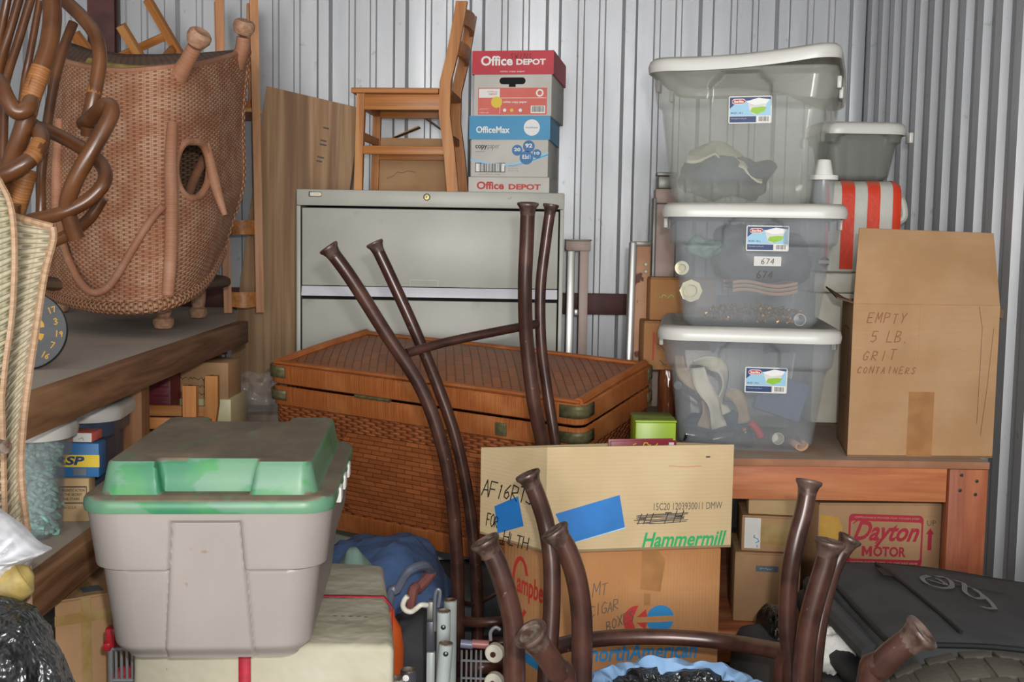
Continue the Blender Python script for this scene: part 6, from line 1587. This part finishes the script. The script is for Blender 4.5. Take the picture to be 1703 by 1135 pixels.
def inhole(co):
    d = co+org-EYE; zc = d.dot(F_); x = 851.5+FPX*d.dot(R_)/zc; y = 567.5-FPX*d.dot(U_)/zc
    return ((x-320)/27)**2+((y-281)/48)**2 < 1 and y > 236
bmesh.ops.delete(bm, geom=[f for f in bm.faces if inhole(f.calc_center_median())], context='FACES')
body = obj('body', bm, M['chairwick'], t, solid=.012, ang=60)
bm = NB(); tube(bm, lr[-1], .019, 10, 1, smooth=False); obj('back_rim', bm, M['braid'], t, 'thick braided rim')
bm = NB(); tube(bm, [r[-1] for r in lr], .012, 8, 1, smooth=False); obj('side_rim', bm, M['braid'], t)
bm = NB(); tube(bm, lr[0], .009, 8, 1, smooth=False); obj('seat_edge', bm, M['cane_pink'], t)
def wp(name, pts, r, mat='cane_pink', lab=None):
    q = [P(*p)-org for p in pts]; bm = NB(); tube(bm, q, r, 12, 8); return obj(name, bm, M[mat], t, lab)
wp('post', [(287, 205, 3.16), (284, 260, 3.13), (285, 340, 3.11), (284, 420, 3.09), (279, 492, 3.08)], [.014, .017, .018, .018, .017])
wp('post', [(100, 200, 3.36), (94, 300, 3.32), (96, 400, 3.30)], .015)
wp('arm_post', [(342, 228, 3.33), (348, 262, 3.32), (356, 300, 3.31), (366, 335, 3.30), (374, 358, 3.30)], [.008, .014, .017, .012, .008])
hole = []
for i in range(20):
    a_ = 2*PI*i/20; hx_, hy_ = 320+28*math.cos(a_), max(236, 281+49*math.sin(a_))
    best = min((p for r in lr for p in r), key=lambda p: (lambda d: (851.5+FPX*d.dot(R_)/d.dot(F_)-hx_)**2+(567.5-FPX*d.dot(U_)/d.dot(F_)-hy_)**2)(p+org-EYE))
    hole.append(P(hx_, hy_, (best+org).y-.004)-org)
bm = NB(); tube(bm, hole, .0105, 10, 6, close=True); obj('arm_opening_rim', bm, M['cane_pink'], t)
wp('brace', [(93, 320, 3.36), (104, 400, 3.24), (122, 450, 3.17), (145, 482, 3.11), (168, 485, 3.09), (190, 465, 3.09), (222, 412, 3.09), (250, 368, 3.10), (272, 342, 3.09)], .0105)
wp('brace', [(88, 318, 3.36), (92, 345, 3.36), (86, 380, 3.38)], .008)
for pts, bp in (([(296, 128, 3.24), (310, 104, 3.22), (324, 78, 3.20)], (331, 62, 3.19)), ([(392, 108, 3.62), (402, 84, 3.60), (405, 62, 3.59)], (406, 44, 3.58))):
    wp('leg', pts, [.028, .022, .021])
    q = P(*bp)-org; bm = NB(); d = (P(*bp)-P(*pts[0])).normalized(); lathe(bm, [(.010, -.03), (.026, -.022), (.034, -.004), (.033, .010), (.024, .019), (.012, .016)], 18, axis(q, d)); obj('ball_foot', bm, M['ballwrap'], t, 'worn cane wrapped ball foot')
# seat lining and frame seen over the edge and through the arm opening
bm = NB(); rows_ = []
for v in range(5):
    k = v/4; rows_.append([(P(x, y, Y)-org).lerp(P(xb, yb, Yb)-org, k) for (x, y, Y), (xb, yb, Yb) in zip(TOPX, [(110, 70, 3.9), (150, 84, 3.95), (210, 92, 3.98), (270, 92, 3.98), (330, 90, 3.95), (400, 84, 3.85)])])
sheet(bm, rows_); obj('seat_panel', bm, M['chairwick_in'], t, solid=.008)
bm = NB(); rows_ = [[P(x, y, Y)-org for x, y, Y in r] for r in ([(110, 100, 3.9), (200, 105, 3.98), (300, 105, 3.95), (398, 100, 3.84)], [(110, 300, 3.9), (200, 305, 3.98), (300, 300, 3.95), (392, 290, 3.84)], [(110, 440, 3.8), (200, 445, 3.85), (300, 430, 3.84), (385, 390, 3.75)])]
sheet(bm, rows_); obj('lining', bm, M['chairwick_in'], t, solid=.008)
bm = NB(); tube(bm, [P(150, 104, 3.36)-org, P(195, 114, 3.28)-org, P(262, 118, 3.28)-org, P(300, 112, 3.3)-org], .014, 10); obj('seat_pole', bm, M['mustard'], t, 'pale bamboo seat pole')
wp('inner_post', [(340, 262, 3.6), (322, 300, 3.55), (312, 330, 3.5)], .014)
# upright chair underneath: seat ring and ball feet
t2 = thing('wicker_ottoman', 'low wicker seat with cane wrapped ball feet under the upturned wicker armchair', 'ottoman', (P(215, 540, 3.5).x, 3.55, SU))
for px, py, Y in ((272, 548, None), (330, 530, None), (101, 520, None), (160, 512, None)):
    p = PZ(px, py, SU); 
    if px == 160: p = V((p.x, p.y, SU))
    p = p-t2.location
    bm = NB(); lathe(bm, [(.016, .03), (.024, .05), (.027, .09), (.026, .115)], 14, Matrix.Translation((p.x, p.y, 0))); l = obj('leg', bm, M['ballwrap'], t2)
    bm = NB(); lathe(bm, [(.014, .0), (.026, .004), (.032, .018), (.030, .032), (.018, .042)], 16, Matrix.Translation((p.x, p.y, 0))); obj('ball_foot', bm, M['ballwrap'], l)
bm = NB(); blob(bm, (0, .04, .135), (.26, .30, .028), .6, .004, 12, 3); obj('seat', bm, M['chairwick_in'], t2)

# ------------------------------------------------------------------ under the left shelf
def plainbox(name, label, px0, px1, Y, z, ytop, D, mat, cat='box', rz=0, group=None):
    a, b = P(px0, 700, Y), P(px1, 700, Y); t = thing(name, label, cat, (a.x, Y, z), rz, group)
    H = P((px0+px1)/2, ytop, Y).z-z; W_ = b.x-a.x; bm = NB(); box(bm, 0, W_, 0, D, 0, H, .0025); o = obj('body', bm, mat, t); return t, W_, H, o
t, W_, H, _ = plainbox('brown_carton', 'small tan carton with printed notice, bottom of the pile beside the teal tub', 73, 144, 2.36, SLW, 797, .05, M['kraft_light'], rz=.10)
o = rect(t, 'notice_frame', M['fadedblack'], FRONT, W_*.08, W_*.95, H*.42, H*.82, .0006); rect(o, 'notice_ground', M['kraft_light'], FRONT, W_*.1, W_*.93, H*.45, H*.79, .0010)
for k, s_ in enumerate(('ALL AGE MAGNETIC ACTION', 'MAKES THE SECRET', 'OF THE STARS')): text(o, s_, M['black'], FRONT, W_*(.14+.06*k), W_*(.9-.06*k), H*(.70-.1*k), H*(.76-.1*k), .0014, .01)
text(t, 'MADE IN U.S.A.', M['black'], FRONT, W_*.14, W_*.72, H*.30, H*.36, .001)
zc = SLW+H+.001
t, W_, H, _ = plainbox('game_box', 'blue and yellow printed box, middle of the pile beside the teal tub', 78, 162, 2.37, zc, 738, .05, M['deepblue'], rz=.06)
rect(t, 'yellow_band', M['yellow'], FRONT, -.001, W_+.001, H*.30, H*.66, .0008, 'yellow printed band')
text(t, 'RSP', M['navy'], FRONT, W_*.14, W_*.72, H*.36, H*.62, .0014, .04, .2); rect(t, 'white_patch', M['white'], FRONT, W_*.1, W_*.3, H*.74, H*.9, .0007); rect(t, 'silver_print', M['steelblue'], FRONT, W_*.5, W_*.75, H*.06, H*.26, .0007)
zc += H+.001
t, W_, H, _ = plainbox('red_box', 'small red and white box on top of the blue and yellow box', 92, 153, 2.38, zc, 720, .06, M['salmon'])
rect(t, 'white_patch', M['white'], FRONT, W_*.48, W_*.98, H*.04, H*.96, .0007); scrawl(t, M['pencil'], FRONT, W_*.62, H*.2, W_*.2, H*.5, 3, .001)
tb, _, _, _ = storage_bin('blue tinted lidded bin behind the printed boxes under the upper left shelf', (P(148, 760, 2.62).x, 2.64, SLW), .1, P(150, 664, 2.62).z-SLW, M['clearblue'], None, .10, .20, .118, .22, sticker=False, group='x', latches=False); del tb['group']
lump('dark_contents', 'dark bundle filling the blue tinted bin under the shelf', 'bundle', (P(148, 760, 2.62).x, 2.65, SLW+.10), (.04, .07, .085), M['navycloth'], amp=.01, freq=15, seed=8, e=.6)
tb, _, _, _ = storage_bin('small lidded bin of teal foam pieces beside the pale wicker screen', (P(56, 760, 2.22).x, 2.24, SLW), .05, P(75, 698, 2.2).z-SLW, M['clear'], None, .078, .10, .092, .12, sticker=False, group='x', latches=False); del tb['group']
rnd = random.Random(9); bm = NB()
for i in range(260):
    x, y, z = rnd.uniform(-.030, .030), rnd.uniform(-.040, .040), rnd.uniform(.01, .20)
    a = V((rnd.uniform(-1, 1), rnd.uniform(-1, 1), rnd.uniform(-1, 1))).normalized(); b_ = a.cross(V((.3, .5, 1))).normalized()
    tube(bm, [V((x, y, z))+a*.009*math.cos(q_)+b_*.009*math.sin(q_) for q_ in (0, 1, 2, 3)], .004, 6, 2)
o = obj('foam_pieces', bm, M['teal']); o.location = tb.location; tag(o, 'pale teal foam peanuts filling the small lidded bin', 'foam', kind='stuff')
# boxes and crate at the back of the lower shelf
t, W_, H, _ = plainbox('book_carton', 'tan carton with written label at the back under the left shelf', 285, 380, 3.35, SLW+.075, 603, .16, M['kraft_old'])
[scrawl(t, M['black'], FRONT, x_, H*z_, w_, .010, k_, .0015) for k_, (x_, z_, w_) in enumerate(((.01, .66, .12), (.07, .52, .05), (.05, .38, .09)))]
t, W_, H, _ = plainbox('book_carton', 'yellowish low carton under the tan written carton at the back', 286, 384, 3.34, SLW, 664, .2, M['paleyellow'])
scrawl(t, M['pencil'], FRONT, .01, H*.35, .04, .024, 4, .003)
t, W_, H, _ = plainbox('plastic_crate', 'maroon slatted crate at the back under the left shelf', 248, 284, 3.25, SLW, 612, .2, M['crate'], cat='crate')
for k in range(8): 
    bm = NB(); box(bm, .006, W_-.006, -.003, .0, .02+k*.025, .032+k*.025, .001); obj('slat', bm, M['crate'], t)
# crumpled clear film
c = P(405, 668, 3.42); tt = lump('plastic_film', 'crumpled clear plastic film between plywood and wicker chest', 'plastic film', (c.x, 3.62, c.z-.02), (.085, .05, .075), M['film'], amp=.05, freq=11, seed=6, e=.8, nu=60, nv=40, ridged=.6)
t, W_, H, _ = plainbox('plain_carton', 'dusty carton on the floor under the clear film left of the wicker chest', 372, 470, 3.62, 0, 690, .22, M['kraft_dusty'])

# ------------------------------------------------------------------ right front: bags and tyre
FL, BL = P(1490, 1056, 2.05), P(1398, 938, 2.62)
zt_ = (FL.z+BL.z)/2-.004; th_ = .135
t = thing('garment_bag', 'black nylon suitcase with grey stitched emblem in front of the motor carton', 'suitcase', (.70+.0, 2.06, zt_-th_))
bm = NB(); x0, x1, y0, y1 = 0, .655, 0, .56
rows = []
base = rrect(.655, .56, .05, 14, 6)
for e, z in ((.035, 0), (.010, .012), (0, .035), (-.002, .085), (.006, .118), (.03, .132), (.048, .136), (-1, .139)):
    row = []
    for p in base:
        x, y = (p[0]-p[2]*e, p[1]-p[3]*e) if e > -.5 else (p[0]*.4, p[1]*.4)
        if abs(p[2]) < .01 and abs(p[3]) > .9 and e > .1: pass
        q_ = V((.3275+x, .28+y, z+.008*noise.noise(V((x*6, y*6, 1)))-.055*sst(.15, .66, .3275+x)*z/.13))
        q_.x += .05*(1-(y+.28)/.56)*(1-sst(0, .3, q_.x))*.0
        row.append(q_)
    rows.append(row)
vs = sheet(bm, rows, closeu=True); bm.faces.new(vs[0][::-1]); bm.faces.new(vs[-1]); body = obj('body', bm, M['blackfab'], t, ang=60)
ztop = lambda x, y: .139
for e, z, r_ in ((-.003, .075, .005), (.014, .126, .006)):
    bm = NB(); tube(bm, [V((.3275+p[0]-p[2]*e, .28+p[1]-p[3]*e, z-.055*sst(.15, .66, .3275+p[0])*z/.13)) for p in base], r_, 8, 1, close=True, smooth=False); obj('piping', bm, M['piping'], t)
bm = NB(); tube(bm, [V((.14, .50, .143)), V((.15, .36, .144)), V((.155, .20, .144)), V((.16, .05, .140))], .004, 8, 8); obj('seam', bm, M['piping'], t)
bm = NB(); tube(bm, [V((.0, .50, .07)), V((-.03, .44, .075)), V((-.035, .26, .055)), V((-.02, .09, .03)), V((.0, .02, .02))], [.012, .026, .030, .026, .010], 14, 8, flat=.7); obj('carry_handle', bm, M['piping'], t)
bm = NB(); tube(bm, [V((-.004, .50, .09)), V((-.03, .30, .11)), V((-.004, .06, .09))], .022, 10, 8); obj('side_pocket', bm, M['blackfab'], t)
o_ = t.location
fmE = facem(V((.0, 0, .1605)), (1, 0, -.108), (0, 1, 0))
def ex2(x, y): p = PZ(x, y, o_.z+.125)-o_; return (p.x, p.y)
def curve2(pts, n=6): 
    q = smooth_pts([V((a, b, 0)) for a, b in pts], n); return [(p.x, p.y) for p in q]
lines = []
for dd in (-3, 0, 3):
    lines.append(curve2([ex2(x+dd, y+dd*.4) for x, y in ((1545, 966), (1534, 972), (1543, 982), (1565, 987), (1582, 984), (1583, 974), (1572, 966), (1558, 966))]))
    lines.append(curve2([ex2(x+dd, y+dd*.4) for x, y in ((1560, 970), (1574, 980), (1545, 974))], 3))
    lines.append(curve2([ex2(x+dd, y+dd*.4) for x, y in ((1588, 970), (1604, 974), (1606, 990), (1622, 1000), (1636, 997), (1625, 984), (1604, 977))]))
    lines.append(curve2([ex2(x+dd, y+dd*.4) for x, y in ((1622, 984), (1640, 996), (1656, 1016), (1634, 1016))], 2))
strokes(t, 'embroidered_emblem', M['stitch'], fmE, lines, .0032, label='grey embroidered lettering')
poly(t, 'dark_patch', M['piping'], fmE, [ex2(1455, 960), ex2(1481, 961), ex2(1495, 974), ex2(1469, 974)], .0006)
# lower black bag
t = thing('travel_bag', 'charcoal zipped travel bag under the stitched black suitcase', 'bag', (.515, 2.06, 0))
hh_ = zt_-th_-.002
bm = NB(); rows = []
base2 = rrect(.47, .56, .06, 12, 6)
for e, z in ((.04, 0), (.01, .015), (0, .05), (-.004, hh_*.5), (.004, hh_-.05), (.02, hh_-.015), (.05, hh_-.003)):
    rows.append([V((.235+p[0]-p[2]*e, .28+p[1]-p[3]*e, z+.004*noise.noise(V((p[0]*9, p[1]*9, z*9))))) for p in base2])
vs = sheet(bm, rows, closeu=True); bm.faces.new(vs[0][::-1]); bm.faces.new(vs[-1]); obj('body', bm, M['blackfab2'], t, ang=60)
o2 = t.location
def tp(x, y, dz=.004): return PZ(x, y, hh_+.0)-o2+V((0, 0, dz))
bm = NB(); tube(bm, [tp(1358, 1062), tp(1378, 1090), tp(1398, 1120), tp(1405, 1132)], .0035, 8); obj('piping', bm, M['stitch'], t)
bm = NB(); tube(bm, [tp(1420, 1040), tp(1428, 1060), tp(1434, 1085)], .006, 8); z_ = obj('zip', bm, M['piping'], t)
bm = NB(); tube(bm, [tp(1426, 1052, .010), tp(1430, 1060, .010), tp(1433, 1070, .010)], .0022, 8); obj('zip_teeth', bm, M['glide'], z_)
bm = NB(); tube(bm, [tp(1400, 1098, .008), tp(1425, 1088, .016), tp(1455, 1084, .014), tp(1472, 1092, .006)], .012, 10, 8, flat=.5); obj('strap', bm, M['blackfab'], t)
bm = NB(); box(bm, -.008, .008, -.004, .004, -.006, .006, .002); bmesh.ops.translate(bm, verts=bm.verts, vec=tp(1441, 1114, .006)); obj('zip_pull', bm, M['glide'], z_)
c = P(1376, 1012, 2.30); lump('white_paper', 'crumpled white paper wedged behind the black bags by the stool legs', 'paper', (c.x, 2.28, hh_+.045), (.05, .06, .044), M['white'], amp=.025, freq=18, seed=3, ridged=.4)
c = P(1300, 1075, 2.45); lump('dark_bag', 'dark glossy bag edge left of the charcoal travel bag', 'bag', (c.x+.005, 2.55, .17), (.03, .12, .175), M['bagfilm'], amp=.012, freq=9, seed=14, e=.7, flatb=-.168)
# tyre
Rt, wt = .278, .17
c = P(1712, 1462, 1.52); t = thing('tyre', 'dusty old car tyre standing in the lower right corner', 'tyre', (c.x, 1.62, .0), -.12)
bm = NB(); prof = []
for a, b in ((-.5, .62), (-.52, .70), (-.54, .82), (-.50, .92), (-.40, .985), (-.28, 1.0), (0, 1.008), (.28, 1.0), (.40, .985), (.50, .92), (.54, .82), (.52, .70), (.5, .62)): prof.append((b*Rt, a*wt))
lathe(bm, prof, 96, axis((0, 0, Rt), (0, -1, 0)), False, False); obj('casing', bm, M['tyre'], t, solid=.006, ang=50)
tr = bpy.data.objects
for row, (y0, y1) in enumerate(((-.082, -.042), (-.037, .037), (.042, .082))):
    for k in range(14):
        a0 = math.radians(50+10.5*k+(5 if row == 1 else 0)); a1 = a0+math.radians(8.6); bm = NB(); c8 = []
        for rr2 in (Rt*.99, Rt*1.028):
            for (a, y) in ((a0, y0), (a1, y0), (a1, y1), (a0, y1)):
                rd = rr2-(.006 if abs(y) > .06 else 0); c8.append(V((rd*math.cos(a), y, Rt+rd*math.sin(a))))
        hexa(bm, c8, .002); bmesh.ops.recalc_face_normals(bm, faces=bm.faces); obj('tread_block', bm, M['tyre'], t)
